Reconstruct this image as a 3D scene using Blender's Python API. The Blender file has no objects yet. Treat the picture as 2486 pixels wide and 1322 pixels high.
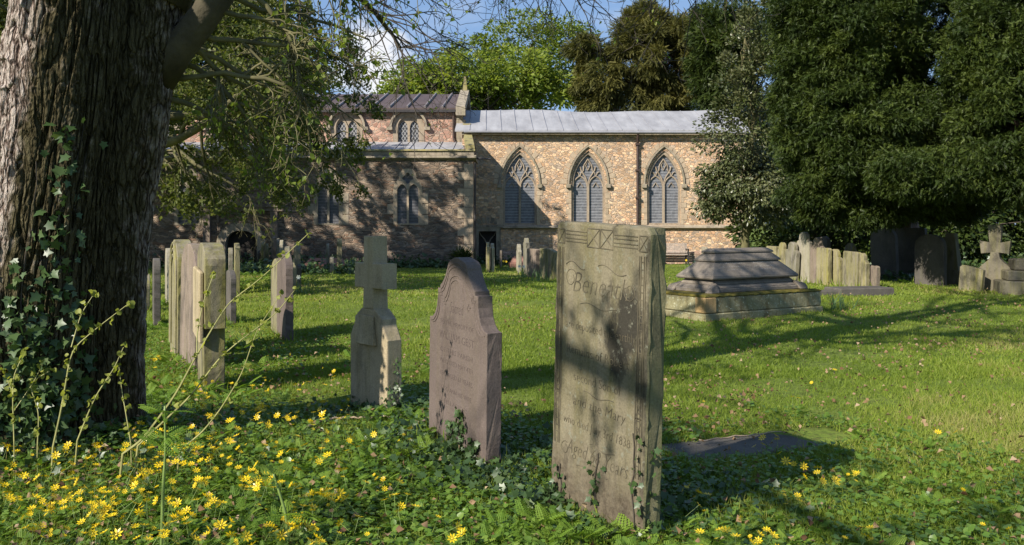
import bpy, bmesh, math, random
import numpy as np
from mathutils import Vector, Matrix, Euler

R = math.radians
S = bpy.context.scene
COL = S.collection
rng = np.random.default_rng(7)
random.seed(7)

# ------------------------------------------------------------------ camera, sky, sun
CAM_H, FPX, CX, CY, HY = 1.4, 2150.0, 1243.0, 661.0, 543.0
cd = bpy.data.cameras.new('camera')
cam = bpy.data.objects.new('camera', cd)
COL.objects.link(cam)
cam.location = (0, 0, CAM_H)
cam.rotation_euler = (R(90), 0, 0)
cd.sensor_width = 36
cd.lens = FPX / 2486 * 36
cd.shift_y = (HY - CY) / 2486
cd.clip_start, cd.clip_end = 0.05, 2000
S.camera = cam

AZ, EL = R(47), R(34.5)                       # light travels towards +x,+y
LDIR = Vector((math.sin(AZ) * math.cos(EL), math.cos(AZ) * math.cos(EL), -math.sin(EL)))
ld = bpy.data.lights.new('sun', 'SUN')
ld.energy, ld.angle, ld.color = 5.0, R(0.53), (1.0, 0.93, 0.82)
sun = bpy.data.objects.new('sun', ld)
COL.objects.link(sun)
sun.rotation_euler = LDIR.to_track_quat('-Z', 'Y').to_euler()
sun.location = (-20, -20, 30)

W = bpy.data.worlds.new('World')
S.world = W
W.use_nodes = True
S.view_settings.view_transform = 'Standard'
S.view_settings.look = 'None'
S.view_settings.gamma = 1
S.view_settings.exposure = 0.72
S.cycles.max_bounces = 6
S.cycles.transparent_max_bounces = 4
S.cycles.use_denoising = True


def nd(nt, typ, ins=None, **at):
    n = nt.nodes.new(typ)
    for k, v in at.items():
        setattr(n, k, v)
    for k, v in (ins or {}).items():
        s = n.inputs[k]
        if isinstance(v, bpy.types.NodeSocket):
            nt.links.new(v, s)
        else:
            if isinstance(v, (tuple, list)) and len(v) == 3 and s.type == 'RGBA':
                v = tuple(v) + (1,)
            s.default_value = v
    return n


def mth(nt, op, a, b=0.0, c=None, clamp=False):
    i = {0: a, 1: b}
    if c is not None:
        i[2] = c
    return nd(nt, 'ShaderNodeMath', i, operation=op, use_clamp=clamp).outputs[0]


def ramp(nt, fac, stops, interp='LINEAR'):
    n = nd(nt, 'ShaderNodeValToRGB', {0: fac})
    cr = n.color_ramp
    cr.interpolation = interp
    while len(cr.elements) < len(stops):
        cr.elements.new(0.5)
    for e, (p, c) in zip(cr.elements, stops):
        e.position = p
        e.color = tuple(c) + (1,) if len(c) == 3 else c
    return n.outputs[0]


def mix(nt, fac, a, b, bt='MIX'):
    n = nd(nt, 'ShaderNodeMix', None, data_type='RGBA', blend_type=bt)
    for s, v in ((n.inputs[0], fac), (n.inputs[6], a), (n.inputs[7], b)):
        if isinstance(v, bpy.types.NodeSocket):
            nt.links.new(v, s)
        else:
            s.default_value = v if not isinstance(v, (tuple, list)) else tuple(v) + (1,) * (4 - len(v))
    return n.outputs[2]


def noise(nt, vec, scale, detail=4, rough=0.55, dist=0.0):
    return nd(nt, 'ShaderNodeTexNoise', {'Vector': vec, 'Scale': scale, 'Detail': detail, 'Roughness': rough, 'Distortion': dist}).outputs['Fac']


def mapping(nt, vec, scale=(1, 1, 1), loc=(0, 0, 0)):
    return nd(nt, 'ShaderNodeMapping', {'Vector': vec, 'Scale': scale, 'Location': loc}).outputs[0]


# sky
nt = W.node_tree
bg = nt.nodes['Background']
sky = nd(nt, 'ShaderNodeTexSky', None, sky_type='NISHITA', sun_disc=False, sun_elevation=EL, sun_rotation=R(227),
         air_density=1.0, dust_density=0.6, ozone_density=1.6)
tc = nd(nt, 'ShaderNodeTexCoord')
gdir = tc.outputs['Generated']
cdir = Vector(((900 - CX) / FPX, 1, (HY - 172) / FPX)).normalized()
dt = nd(nt, 'ShaderNodeVectorMath', {0: gdir, 1: tuple(cdir)}, operation='DOT_PRODUCT').outputs['Value']
near = nd(nt, 'ShaderNodeMapRange', {0: dt, 1: math.cos(R(4.2)), 2: math.cos(R(0.4))}).outputs[0]
cn = noise(nt, mapping(nt, gdir, (1, 1, 1.9)), 16, 6, 0.6)
cn2 = noise(nt, mapping(nt, gdir, (1, 1, 3)), 5, 6, 0.6)
cm = nd(nt, 'ShaderNodeMapRange', {0: mth(nt, 'ADD', mth(nt, 'MULTIPLY', near, 0.5), cn), 1: 0.68, 2: 0.98}).outputs[0]
cm2 = nd(nt, 'ShaderNodeMapRange', {0: cn2, 1: 0.55, 2: 0.9, 4: 0.45}).outputs[0]
cmask = mth(nt, 'MAXIMUM', mth(nt, 'MAXIMUM', cm, cm2), 0.05)
skyc = mix(nt, cmask, mix(nt, 0.45, sky.outputs[0], (3.6, 7.0, 13.5)), (11.5, 11.7, 12.2))
nt.links.new(skyc, bg.inputs[0])
bg.inputs[1].default_value = 0.05

# ------------------------------------------------------------------ helpers


def sstep(a, b, x):
    t = np.clip((np.asarray(x, float) - a) / (b - a), 0, 1)
    return t * t * (3 - 2 * t)


def gz(x, y):
    x = np.asarray(x, float)
    y = np.asarray(y, float)
    z = -0.36 * sstep(20, 35, y)
    z = z + 0.018 * np.sin(x * 1.3 + 0.7) * np.sin(y * 1.1) + 0.012 * np.sin(x * 3.1 + y * 2.3)
    r = np.hypot(x + 2.78, y - 5.6)
    return z + 0.16 * np.exp(-(r / 0.75) ** 2)


def gpt(px, py):
    """ground point seen at a pixel of the photograph"""
    z = 0.0
    for _ in range(12):
        d = (CAM_H - z) * FPX / (py - HY)
        x = (px - CX) / FPX * d
        z = float(gz(x, d))
    return x, d, z


def at(px, py, d):
    return np.array([(px - CX) / FPX * d, d, CAM_H - (py - HY) / FPX * d])


def tag(o, label=None, cat=None, group=None, kind=None):
    for k, v in (('label', label), ('category', cat), ('group', group), ('kind', kind)):
        if v:
            o[k] = v
    return o


def link(name, me, mats=(), parent=None):
    o = bpy.data.objects.new(name, me)
    COL.objects.link(o)
    if not isinstance(mats, (list, tuple)):
        mats = [mats]
    for m in mats:
        me.materials.append(m)
    if parent is not None:
        o.parent = parent
    return o


def empty(name, loc=(0, 0, 0), rot=(0, 0, 0)):
    o = bpy.data.objects.new(name, None)
    COL.objects.link(o)
    o.location = loc
    o.rotation_euler = rot
    return o


def npmesh(name, V, F, tint=None, smooth=False, midx=None, extra=None):
    """V (n,3); F (m,k) or list of such arrays"""
    if not isinstance(F, list):
        F = [F]
    F = [np.asarray(f, np.int32) for f in F if len(f)]
    me = bpy.data.meshes.new(name)
    me.vertices.add(len(V))
    me.vertices.foreach_set('co', np.asarray(V, np.float32).ravel())
    nl = sum(f.size for f in F)
    npoly = sum(len(f) for f in F)
    me.loops.add(nl)
    me.polygons.add(npoly)
    me.loops.foreach_set('vertex_index', np.concatenate([f.ravel() for f in F]))
    tot = np.concatenate([np.full(len(f), f.shape[1], np.int32) for f in F])
    st = np.concatenate([[0], np.cumsum(tot)[:-1]]).astype(np.int32)
    me.polygons.foreach_set('loop_start', st)
    if smooth:
        me.polygons.foreach_set('use_smooth', np.ones(npoly, bool))
    if midx is not None:
        me.polygons.foreach_set('material_index', np.asarray(midx, np.int32))
    for nm, arr in ([('tint', tint)] if tint is not None else []) + list((extra or {}).items()):
        a = me.attributes.new(nm, 'FLOAT', 'POINT')
        a.data.foreach_set('value', np.asarray(arr, np.float32))
    me.update(calc_edges=True)
    return me


class MB:
    """collects polygons into one mesh"""
    def __init__(self):
        self.v, self.f, self.m = [], [], []

    def add(self, V, F, m=0):
        b = len(self.v)
        self.v += [tuple(p) for p in V]
        for f in F:
            self.f.append([i + b for i in f])
            self.m.append(m)
        return self

    def box(self, x0, x1, y0, y1, z0, z1, m=0):
        V = [(x, y, z) for z in (z0, z1) for y in (y0, y1) for x in (x0, x1)]
        return self.add(V, [(0, 2, 3, 1), (4, 5, 7, 6), (0, 1, 5, 4), (2, 6, 7, 3), (0, 4, 6, 2), (1, 3, 7, 5)], m)

    def hull(self, bottom, top, m=0):
        """two equal rings joined"""
        n = len(bottom)
        F = [tuple(range(n))[::-1], tuple(range(n, 2 * n))]
        F += [(i, (i + 1) % n, n + (i + 1) % n, n + i) for i in range(n)]
        return self.add(list(bottom) + list(top), F, m)

    def tube(self, pts, rad, k=8, m=0):
        pts = np.asarray(pts, float)[None]
        rad = np.broadcast_to(np.asarray(rad, float), (pts.shape[1],))[None]
        V, F = tubes(pts, rad, k)
        self.add(V, [tuple(q) for q in F], m)
        n = pts.shape[1]
        self.f.append([i + len(self.v) - len(V) for i in range(k)][::-1])
        self.m.append(m)
        self.f.append([i + len(self.v) - k for i in range(k)])
        self.m.append(m)
        return self

    def build(self, name, mats, parent=None, smooth=False, bevel=0.0, seg=1):
        me = bpy.data.meshes.new(name)
        me.from_pydata(self.v, [], self.f)
        me.polygons.foreach_set('material_index', self.m)
        bm = bmesh.new()
        bm.from_mesh(me)
        bmesh.ops.recalc_face_normals(bm, faces=bm.faces)
        if bevel:
            es = [e for e in bm.edges if len(e.link_faces) == 2 and e.calc_face_angle(0) > 0.5]
            bmesh.ops.bevel(bm, geom=es, offset=bevel, segments=seg, affect='EDGES', clamp_overlap=True)
        bm.to_mesh(me)
        bm.free()
        if smooth:
            me.polygons.foreach_set('use_smooth', [True] * len(me.polygons))
        return link(name, me, mats, parent)


def tubes(P, Rd, k):
    """P (M,n,3), Rd (M,n) -> verts, quads"""
    M, n, _ = P.shape
    T = np.gradient(P, axis=1)
    T /= np.linalg.norm(T, axis=2, keepdims=True) + 1e-9
    ref = np.where(np.abs(T[:, :1, 2:3]) > 0.85, np.array([1.0, 0, 0]), np.array([0, 0, 1.0]))
    ref = np.broadcast_to(ref, T.shape)
    A = np.cross(T, ref)
    A /= np.linalg.norm(A, axis=2, keepdims=True) + 1e-9
    B = np.cross(T, A)
    a = np.arange(k) / k * 2 * np.pi
    V = P[:, :, None] + Rd[:, :, None, None] * (np.cos(a)[None, None, :, None] * A[:, :, None] + np.sin(a)[None, None, :, None] * B[:, :, None])
    i = np.arange(n - 1)[:, None] * k
    j = np.arange(k)[None]
    q = np.stack([i + j, i + (j + 1) % k, i + k + (j + 1) % k, i + k + j], -1).reshape(-1, 4)
    F = (np.arange(M) * n * k)[:, None, None] + q[None]
    return V.reshape(-1, 3), F.reshape(-1, 4)


def cat_meshes(parts):
    """[(V,F,(tint))] with equal polygon size -> V,F,tint"""
    Vs, Fs, Ts, b = [], [], [], 0
    for p in parts:
        Vs.append(p[0])
        Fs.append(p[1] + b)
        Ts.append(p[2] if len(p) > 2 else np.zeros(len(p[0])))
        b += len(p[0])
    return np.concatenate(Vs), np.concatenate(Fs), np.concatenate(Ts)


def unit(a):
    return a / (np.linalg.norm(a, axis=-1, keepdims=True) + 1e-9)


def scatter(tv, tf, pos, axis, nrm, size, tint=None, wid=None):
    """template along +y with normal +z, placed with its y on axis"""
    y = unit(axis)
    x = unit(np.cross(y, nrm))
    z = np.cross(x, y)
    s = np.broadcast_to(size, (len(pos),))[:, None, None]
    wx = s if wid is None else np.broadcast_to(wid, (len(pos),))[:, None, None]
    tv = np.asarray(tv, float)
    V = pos[:, None] + wx * tv[None, :, :1] * x[:, None] + s * (tv[None, :, 1:2] * y[:, None] + tv[None, :, 2:3] * z[:, None])
    tf = np.asarray(tf)
    F = (np.arange(len(pos)) * len(tv))[:, None, None] + tf[None]
    T = np.repeat(tint if tint is not None else np.zeros(len(pos)), len(tv))
    return V.reshape(-1, 3), F.reshape(-1, tf.shape[1]), T


def rdir(n, r=rng):
    return unit(r.normal(size=(n, 3)))


def vnoise(x, y, seed, per=None):
    r = np.random.default_rng(seed)
    tab = r.random((256, 256))
    xi, yi = np.floor(x).astype(int), np.floor(y).astype(int)
    fx, fy = x - xi, y - yi
    fx, fy = fx * fx * (3 - 2 * fx), fy * fy * (3 - 2 * fy)
    w = (lambda q: q % per) if per else (lambda q: q % 256)
    g = lambda a, b: tab[w(a), b % 256]
    return (g(xi, yi) * (1 - fx) + g(xi + 1, yi) * fx) * (1 - fy) + (g(xi, yi + 1) * (1 - fx) + g(xi + 1, yi + 1) * fx) * fy


LEAF = (np.array([(0, 0, 0), (.32, .45, .08), (0, 1, -.1), (-.32, .45, .08)]), np.array([(0, 1, 2), (0, 2, 3)]))
BLADE = (np.array([(-.5, 0, 0), (.5, 0, 0), (-.32, .55, .06), (.32, .55, .06), (0, 1, .28)]), np.array([(0, 1, 3), (0, 3, 2), (2, 3, 4)]))


def fan(pts):
    V = [(0, pts[0][1] * 0 + .35, 0)] + [(x, y, z) for x, y, z in pts]
    n = len(pts)
    return np.array(V, float), np.array([(0, 1 + i, 1 + (i + 1) % n) for i in range(n)])


HEART = fan([(0, .12, 0), (.3, -.08, .05), (.52, .2, .1), (.42, .62, .07), (0, .95, -.05), (-.42, .62, .07), (-.52, .2, .1), (-.3, -.08, .05)])
IVY = fan([(0, 0, 0), (.35, -.05, .03), (.28, .2, .02), (.55, .4, .05), (.25, .55, .02), (0, 1, -.08), (-.25, .55, .02), (-.55, .4, .05), (-.28, .2, .02), (-.35, -.05, .03)])


def frond_template(npair=6, wid=.42, narrow=.14, droop=.25, sub=True):
    V, F = [], []
    for i in range(npair):
        t = .22 + .78 * i / npair
        ln = wid * (1 - .75 * (t - .22)) * (1.0 if i else .9)
        z0 = -droop * t * t
        for s in (-1, 1):
            steps = 3 if sub else 1
            for q in range(steps):
                a, e = q / steps, (q + 1) / steps
                wq = narrow * (1 - .45 * q / max(1, steps)) * (1 - .3 * t)
                b = len(V)
                xa, xe = s * ln * a, s * ln * e
                ya, ye = t + .45 * ln * a, t + .45 * ln * e
                V += [(xa, ya, z0 - .1 * a), ((xa + xe) / 2, (ya + ye) / 2 + wq, z0 - .05), (xe, ye, z0 - .1 * e), ((xa + xe) / 2, (ya + ye) / 2 - wq, z0 - .05)]
                F += [(b, b + 1, b + 2), (b, b + 2, b + 3)]
    b = len(V)
    V += [(0, .85, -droop * .72), (.07, .95, -droop * .9), (0, 1.15, -droop * 1.3), (-.07, .95, -droop * .9)]
    F += [(b, b + 1, b + 2), (b, b + 2, b + 3)]
    b = len(V)
    V += [(-.012, 0, 0), (.012, 0, 0), (0, .9, -droop * .81)]
    F += [(b, b + 1, b + 2)]
    return np.array(V, float), np.array(F)


FROND = frond_template(8, .36, .075)
SPRAY = frond_template(6, .34, .035, .35, False)

# ------------------------------------------------------------------ materials


def newmat(name):
    m = bpy.data.materials.new(name)
    m.use_nodes = True
    nt = m.node_tree
    return m, nt, nt.nodes['Principled BSDF'], nd(nt, 'ShaderNodeTexCoord').outputs['Object']


def bump(nt, p, h, dist=0.02, st=1.0):
    b = nd(nt, 'ShaderNodeBump', {'Height': h, 'Distance': dist, 'Strength': st})
    nt.links.new(b.outputs[0], p.inputs['Normal'])


def setp(p, nt, **k):
    for a, v in k.items():
        s = p.inputs[a.replace('_', ' ')]
        if isinstance(v, bpy.types.NodeSocket):
            nt.links.new(v, s)
        else:
            s.default_value = v


def mat_plain(name, c, rough=.7, var=.25, scale=8, metal=0.0, bmp=0.0):
    m, nt, p, co = newmat(name)
    f = noise(nt, co, scale, 5)
    c2 = tuple(min(1, v * (1 + var)) for v in c)
    c1 = tuple(v * (1 - var) for v in c)
    setp(p, nt, Base_Color=ramp(nt, f, [(.3, c1), (.7, c2)]), Roughness=rough, Metallic=metal)
    if bmp:
        bump(nt, p, noise(nt, co, scale * 4, 5), bmp)
    return m


def mat_leaf(name, stops, trans=.35, rough=.5, spec=.3, tcol=1.5):
    """leaf colour from each leaf's own tint"""
    m, nt, p, co = newmat(name)
    t = nd(nt, 'ShaderNodeAttribute', None, attribute_name='tint').outputs['Fac']
    c = ramp(nt, t, stops)
    setp(p, nt, Base_Color=c, Roughness=rough)
    p.inputs['Specular IOR Level'].default_value = spec
    if trans:
        tr = nd(nt, 'ShaderNodeBsdfTranslucent', {'Color': mix(nt, 1.0, c, (tcol, tcol, tcol * .55), 'MULTIPLY')})
        mx = nd(nt, 'ShaderNodeMixShader', {0: trans, 1: p.outputs[0], 2: tr.outputs[0]})
        nt.links.new(mx.outputs[0], nt.nodes['Material Output'].inputs[0])
    return m


def mat_stone(name, c1, c2, moss=(.17, .17, .05), mossamt=.5, dark=(.05, .045, .04), darkamt=.5, lichen=.3, rough=.9, grain=90, xbias=0.0, soil=0.0, lcol=(.36, .37, .27), tone=1.0):
    m, nt, p, co0 = newmat(name)
    oi = nd(nt, 'ShaderNodeObjectInfo')
    off = nd(nt, 'ShaderNodeVectorMath', {0: oi.outputs['Random'], 1: (37.0, 53.0, 71.0)}, operation='MULTIPLY').outputs[0]
    co = nd(nt, 'ShaderNodeVectorMath', {0: co0, 1: off}, operation='ADD').outputs[0]
    c = ramp(nt, noise(nt, co, 3.5, 6, .6), [(.3, c1), (.7, c2)])
    st = noise(nt, mapping(nt, co, (9, 9, .7)), 1.6, 5, .6)
    c = mix(nt, mth(nt, 'MULTIPLY', ramp(nt, st, [(.42, (0, 0, 0)), (.72, (1, 1, 1))]), mossamt), c, moss)
    bl = noise(nt, mapping(nt, co, (1, 1, .45)), 4.0, 8, .68)
    if xbias:
        bl = mth(nt, 'ADD', bl, mth(nt, 'MULTIPLY', nd(nt, 'ShaderNodeSeparateXYZ', {0: co0}).outputs[0], xbias))
    c = mix(nt, mth(nt, 'MULTIPLY', ramp(nt, bl, [(.5, (0, 0, 0)), (.62, (1, 1, 1))]), darkamt), c, dark)
    li = noise(nt, co, 26, 6, .7)
    c = mix(nt, mth(nt, 'MULTIPLY', ramp(nt, li, [(.57, (0, 0, 0)), (.66, (1, 1, 1))]), lichen), c, lcol)
    g = noise(nt, co, grain, 4, .7)
    c = mix(nt, .35, c, ramp(nt, g, [(.35, (.25, .25, .25)), (.65, (.75, .75, .75))]), 'OVERLAY')
    if soil:
        zz_ = nd(nt, 'ShaderNodeSeparateXYZ', {0: co0}).outputs[2]
        sf = nd(nt, 'ShaderNodeMapRange', {0: mth(nt, 'ADD', zz_, mth(nt, 'MULTIPLY', mth(nt, 'SUBTRACT', noise(nt, co, 7, 6, .7), .5), .5)), 1: soil, 2: soil * .35}).outputs[0]
        c = mix(nt, mth(nt, 'MULTIPLY', sf, .75), c, ramp(nt, noise(nt, co, 40, 5, .7), [(.35, (.07, .05, .033)), (.65, (.2, .16, .11))]))
    if tone != 1:
        c = nd(nt, 'ShaderNodeVectorMath', {0: c, 'Scale': tone}, operation='SCALE').outputs[0]
    setp(p, nt, Base_Color=c, Roughness=rough)
    p.inputs['Specular IOR Level'].default_value = .25
    h = mth(nt, 'ADD', mth(nt, 'MULTIPLY', g, .35), mth(nt, 'ADD', mth(nt, 'MULTIPLY', li, .5), noise(nt, co, 9, 5)))
    bump(nt, p, h, .008, .8)
    return m


def mat_rubble(name, cols, sc, mortar, mw=.05, bmp=.03, moss=None, warp=.25, second=None):
    """irregular stones laid in mortar"""
    m, nt, p, co = newmat(name)
    wv = nd(nt, 'ShaderNodeTexNoise', {'Vector': co, 'Scale': 2.2, 'Detail': 3}).outputs['Color']
    wv = nd(nt, 'ShaderNodeVectorMath', {0: wv, 1: (.5, .5, .5)}, operation='SUBTRACT').outputs[0]
    wv = nd(nt, 'ShaderNodeVectorMath', {0: wv, 'Scale': warp}, operation='SCALE').outputs[0]
    v = nd(nt, 'ShaderNodeVectorMath', {0: co, 1: wv}, operation='ADD').outputs[0]
    v = mapping(nt, v, sc)
    vo = nd(nt, 'ShaderNodeTexVoronoi', {'Vector': v, 'Scale': 1.0, 'Randomness': .85}, feature='F1')
    ve = nd(nt, 'ShaderNodeTexVoronoi', {'Vector': v, 'Scale': 1.0, 'Randomness': .85}, feature='DISTANCE_TO_EDGE').outputs['Distance']
    rnd = nd(nt, 'ShaderNodeSeparateColor', {0: vo.outputs['Color']})
    n = len(cols)
    c = ramp(nt, rnd.outputs[0], [(i / n, k) for i, k in enumerate(cols)], 'CONSTANT')
    val = nd(nt, 'ShaderNodeMapRange', {0: rnd.outputs[1], 3: .72, 4: 1.25}).outputs[0]
    c = nd(nt, 'ShaderNodeVectorMath', {0: c, 'Scale': val}, operation='SCALE').outputs[0]
    g = noise(nt, co, 30, 6, .7)
    c = mix(nt, .45, c, ramp(nt, g, [(.3, (.2, .2, .2)), (.7, (.8, .8, .8))]), 'OVERLAY')
    edge = mth(nt, 'ADD', ve, mth(nt, 'MULTIPLY', mth(nt, 'SUBTRACT', noise(nt, co, 14, 4), .5), mw * 1.4))
    em = nd(nt, 'ShaderNodeMapRange', {0: edge, 1: mw * .5, 2: mw * 1.3}).outputs[0]
    mc = mix(nt, noise(nt, co, 5, 5), tuple(q * .75 for q in mortar), tuple(q * 1.2 for q in mortar))
    c = mix(nt, em, mc, c)
    big = noise(nt, co, .7, 6, .6)
    c = mix(nt, .5, c, ramp(nt, big, [(.3, (.34, .33, .32)), (.68, (.62, .62, .6))]), 'OVERLAY')
    if moss:
        mm = noise(nt, co, 1.4, 6, .65)
        c = mix(nt, mth(nt, 'MULTIPLY', ramp(nt, mm, [(.52, (0, 0, 0)), (.7, (1, 1, 1))]), .7), c, moss)
    setp(p, nt, Base_Color=c, Roughness=.92)
    p.inputs['Specular IOR Level'].default_value = .2
    h = mth(nt, 'ADD', mth(nt, 'MULTIPLY', em, .8), mth(nt, 'MULTIPLY', g, .6))
    h = mth(nt, 'ADD', h, mth(nt, 'MULTIPLY', rnd.outputs[2], .5))
    bump(nt, p, h, bmp)
    return m


def mat_glass(name, c, line=(.2, .21, .23), pitch=9, lattice=False):
    """leaded glass behind a wire guard"""
    m, nt, p, co = newmat(name)
    sp = nd(nt, 'ShaderNodeSeparateXYZ', {0: co})
    if lattice:
        a = mth(nt, 'MULTIPLY', mth(nt, 'ADD', sp.outputs[0], mth(nt, 'MULTIPLY', sp.outputs[2], .7)), pitch)
        b = mth(nt, 'MULTIPLY', mth(nt, 'SUBTRACT', sp.outputs[0], mth(nt, 'MULTIPLY', sp.outputs[2], .7)), pitch)
        f = mth(nt, 'MINIMUM', mth(nt, 'ABSOLUTE', mth(nt, 'SUBTRACT', mth(nt, 'FRACT', a), .5)),
                mth(nt, 'ABSOLUTE', mth(nt, 'SUBTRACT', mth(nt, 'FRACT', b), .5)))
        lm = mth(nt, 'LESS_THAN', f, .1)
    else:
        f = mth(nt, 'ABSOLUTE', mth(nt, 'SUBTRACT', mth(nt, 'FRACT', mth(nt, 'MULTIPLY', sp.outputs[2], pitch)), .5))
        lm = mth(nt, 'MULTIPLY', mth(nt, 'LESS_THAN', f, .18), noise(nt, co, 6, 3))
    n1 = noise(nt, co, 5, 5, .7)
    cc = ramp(nt, n1, [(.3, tuple(q * .5 for q in c)), (.55, c), (.75, tuple(q * 1.7 for q in c))])
    setp(p, nt, Base_Color=mix(nt, lm, cc, line), Roughness=.45)
    bump(nt, p, n1, .02)
    return m


M = {}
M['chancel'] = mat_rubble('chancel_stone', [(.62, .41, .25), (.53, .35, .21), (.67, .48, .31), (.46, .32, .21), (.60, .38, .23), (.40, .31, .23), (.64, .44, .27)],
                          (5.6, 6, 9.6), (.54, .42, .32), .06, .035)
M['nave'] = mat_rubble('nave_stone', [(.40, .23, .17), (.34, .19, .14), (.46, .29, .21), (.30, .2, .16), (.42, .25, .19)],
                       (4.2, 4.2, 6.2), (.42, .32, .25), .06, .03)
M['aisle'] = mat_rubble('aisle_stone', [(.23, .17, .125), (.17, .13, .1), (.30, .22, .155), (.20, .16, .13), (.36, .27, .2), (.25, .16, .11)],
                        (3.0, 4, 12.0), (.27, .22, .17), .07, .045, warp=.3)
M['plinth'] = mat_rubble('plinth_stone', [(.42, .27, .2), (.36, .24, .18), (.48, .33, .24), (.34, .25, .2)], (4.2, 5, 8), (.5, .39, .29), .06, .03)
M['ashlar'] = mat_stone('ashlar', tone=0.85, c1=(.42, .32, .22), c2=(.54, .43, .31), mossamt=.1, darkamt=.25, lichen=.1, grain=40)
M['ashlar_grey'] = mat_stone('ashlar_grey', (.25, .21, .16), (.36, .3, .23), mossamt=.35, darkamt=.55, lichen=.3, grain=40)
M['dressing'] = mat_stone('window_dressing', (.26, .205, .15), (.37, .3, .225), mossamt=.1, darkamt=.35, lichen=.2, grain=50)
M['coping'] = mat_stone('mossy_coping', (.3, .26, .1), (.24, .2, .12), moss=(.26, .22, .05), mossamt=.8, darkamt=.5, lichen=.6)
M['glass'] = mat_glass('guarded_glass', (.13, .135, .15), (.3, .305, .32), 8)
M['glass_dark'] = mat_glass('dark_glass', (.09, .09, .1), (.17, .17, .18), 8)
M['lattice'] = mat_glass('lattice_glass', (.035, .037, .045), (.3, .3, .3), 6.5, True)
M['iron'] = mat_plain('painted_iron', (.055, .035, .028), .45, .3, 12)
M['lead_dark'] = mat_plain('dark_gutter', (.035, .03, .03), .5, .3, 6)
M['door'] = mat_plain('old_oak_door', (.025, .02, .016), .8, .4, 10, bmp=.01)
M['wood'] = mat_plain('weathered_bench_wood', (.36, .3, .25), .8, .3, 20)
M['black'] = mat_plain('bench_iron', (.03, .03, .03), .5, .3, 12)
M['planter'] = mat_plain('green_planter', (.02, .05, .04), .5, .3, 12)


def mat_roof(name, c1, c2, streak):
    m, nt, p, co = newmat(name)
    f = noise(nt, mapping(nt, co, (1.5, .5, .5)), 1.5, 6, .6)
    f2 = noise(nt, co, 12, 4)
    f = mth(nt, 'ADD', mth(nt, 'MULTIPLY', f, .8), mth(nt, 'MULTIPLY', f2, .2))
    setp(p, nt, Base_Color=ramp(nt, f, [(.35, c1), (.65, c2)]), Roughness=streak)
    bump(nt, p, noise(nt, co, 3, 4), .02)
    return m


M['roof_grey'] = mat_roof('grey_lead_roof', (.235, .23, .235), (.345, .34, .345), .6)
M['roof_brown'] = mat_roof('brown_roof', (.06, .04, .036), (.09, .062, .054), .65)
M['roll_grey'] = mat_roof('pale_roll', (.15, .125, .12), (.21, .185, .175), .6)
M['seam'] = mat_roof('seam', (.2, .2, .22), (.27, .27, .29), .6)

M['st_green'] = mat_stone('green_stone', tone=0.72, c1=(.24, .215, .14), c2=(.33, .29, .2), moss=(.27, .25, .05), mossamt=.95, darkamt=.6, lichen=.2)
M['st_yellow'] = mat_stone('yellow_stone', tone=0.74, c1=(.30, .265, .16), c2=(.38, .33, .21), moss=(.3, .27, .055), mossamt=.9, darkamt=.55, lichen=.2)
M['st_pink'] = mat_stone('pink_stone', tone=0.72, c1=(.25, .19, .155), c2=(.33, .26, .21), moss=(.19, .18, .07), mossamt=.45, darkamt=.5, lichen=.15)
M['st_grey'] = mat_stone('grey_stone', tone=0.74, c1=(.22, .2, .16), c2=(.31, .28, .23), moss=(.22, .21, .07), mossamt=.7, darkamt=.6, lichen=.25)
M['st_pale'] = mat_stone('pale_stone', tone=0.78, c1=(.33, .3, .23), c2=(.42, .38, .3), moss=(.25, .23, .08), mossamt=.45, darkamt=.4, lichen=.2)
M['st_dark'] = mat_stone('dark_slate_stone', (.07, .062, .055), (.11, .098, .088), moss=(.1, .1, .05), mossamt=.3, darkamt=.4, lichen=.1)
M['st_brown'] = mat_stone('brown_stone', tone=0.8, c1=(.135, .104, .09), c2=(.175, .137, .12), moss=(.15, .12, .075), mossamt=.35, dark=(.06, .045, .04), darkamt=.5, lichen=.06, rough=.75, grain=120)
M['st_main'] = mat_stone('lichened_stone', tone=0.66, c1=(.21, .18, .115), c2=(.30, .26, .175), moss=(.15, .135, .05), mossamt=.7, dark=(.04, .036, .028), darkamt=.95, lichen=.85, xbias=.22, soil=.36, lcol=(.27, .27, .2))
M['st_main_side'] = mat_stone('mossed_side', (.13, .12, .07), (.2, .18, .1), moss=(.11, .12, .04), mossamt=.7, dark=(.04, .035, .03), darkamt=.6, lichen=.1)
M['st_cross'] = mat_stone('buff_stone', tone=0.85, c1=(.36, .29, .18), c2=(.46, .38, .25), moss=(.24, .2, .07), mossamt=.45, darkamt=.35, lichen=.15)
M['st_tomb'] = mat_stone('tomb_stone', tone=0.95, c1=(.16, .135, .11), c2=(.23, .195, .16), moss=(.18, .15, .08), mossamt=.2, dark=(.09, .08, .07), darkamt=.45, lichen=.2)
M['st_base'] = mat_stone('lichened_base', (.2, .18, .1), (.27, .25, .15), moss=(.16, .13, .035), mossamt=.5, dark=(.09, .065, .03), darkamt=.65, lichen=.95, lcol=(.5, .51, .38))
M['st_moss'] = mat_stone('moss_top', (.1, .085, .015), (.16, .12, .02), moss=(.09, .1, .02), mossamt=.5, dark=(.05, .04, .015), darkamt=.4, lichen=0)
M['st_orange'] = mat_stone('orange_block', (.36, .23, .1), (.44, .3, .15), mossamt=.2, darkamt=.2, lichen=.1)
M['st_red'] = mat_stone('red_stone', (.25, .12, .095), (.33, .17, .13), mossamt=.15, darkamt=.3, lichen=.05)
M['st_shade'] = mat_stone('weathered_shaded_stone', tone=.55, c1=(.24, .21, .15), c2=(.33, .29, .21), moss=(.24, .23, .06), mossamt=.7, darkamt=.6, lichen=.2)  # darker stone copy with the yew's shade put into its tone
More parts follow.
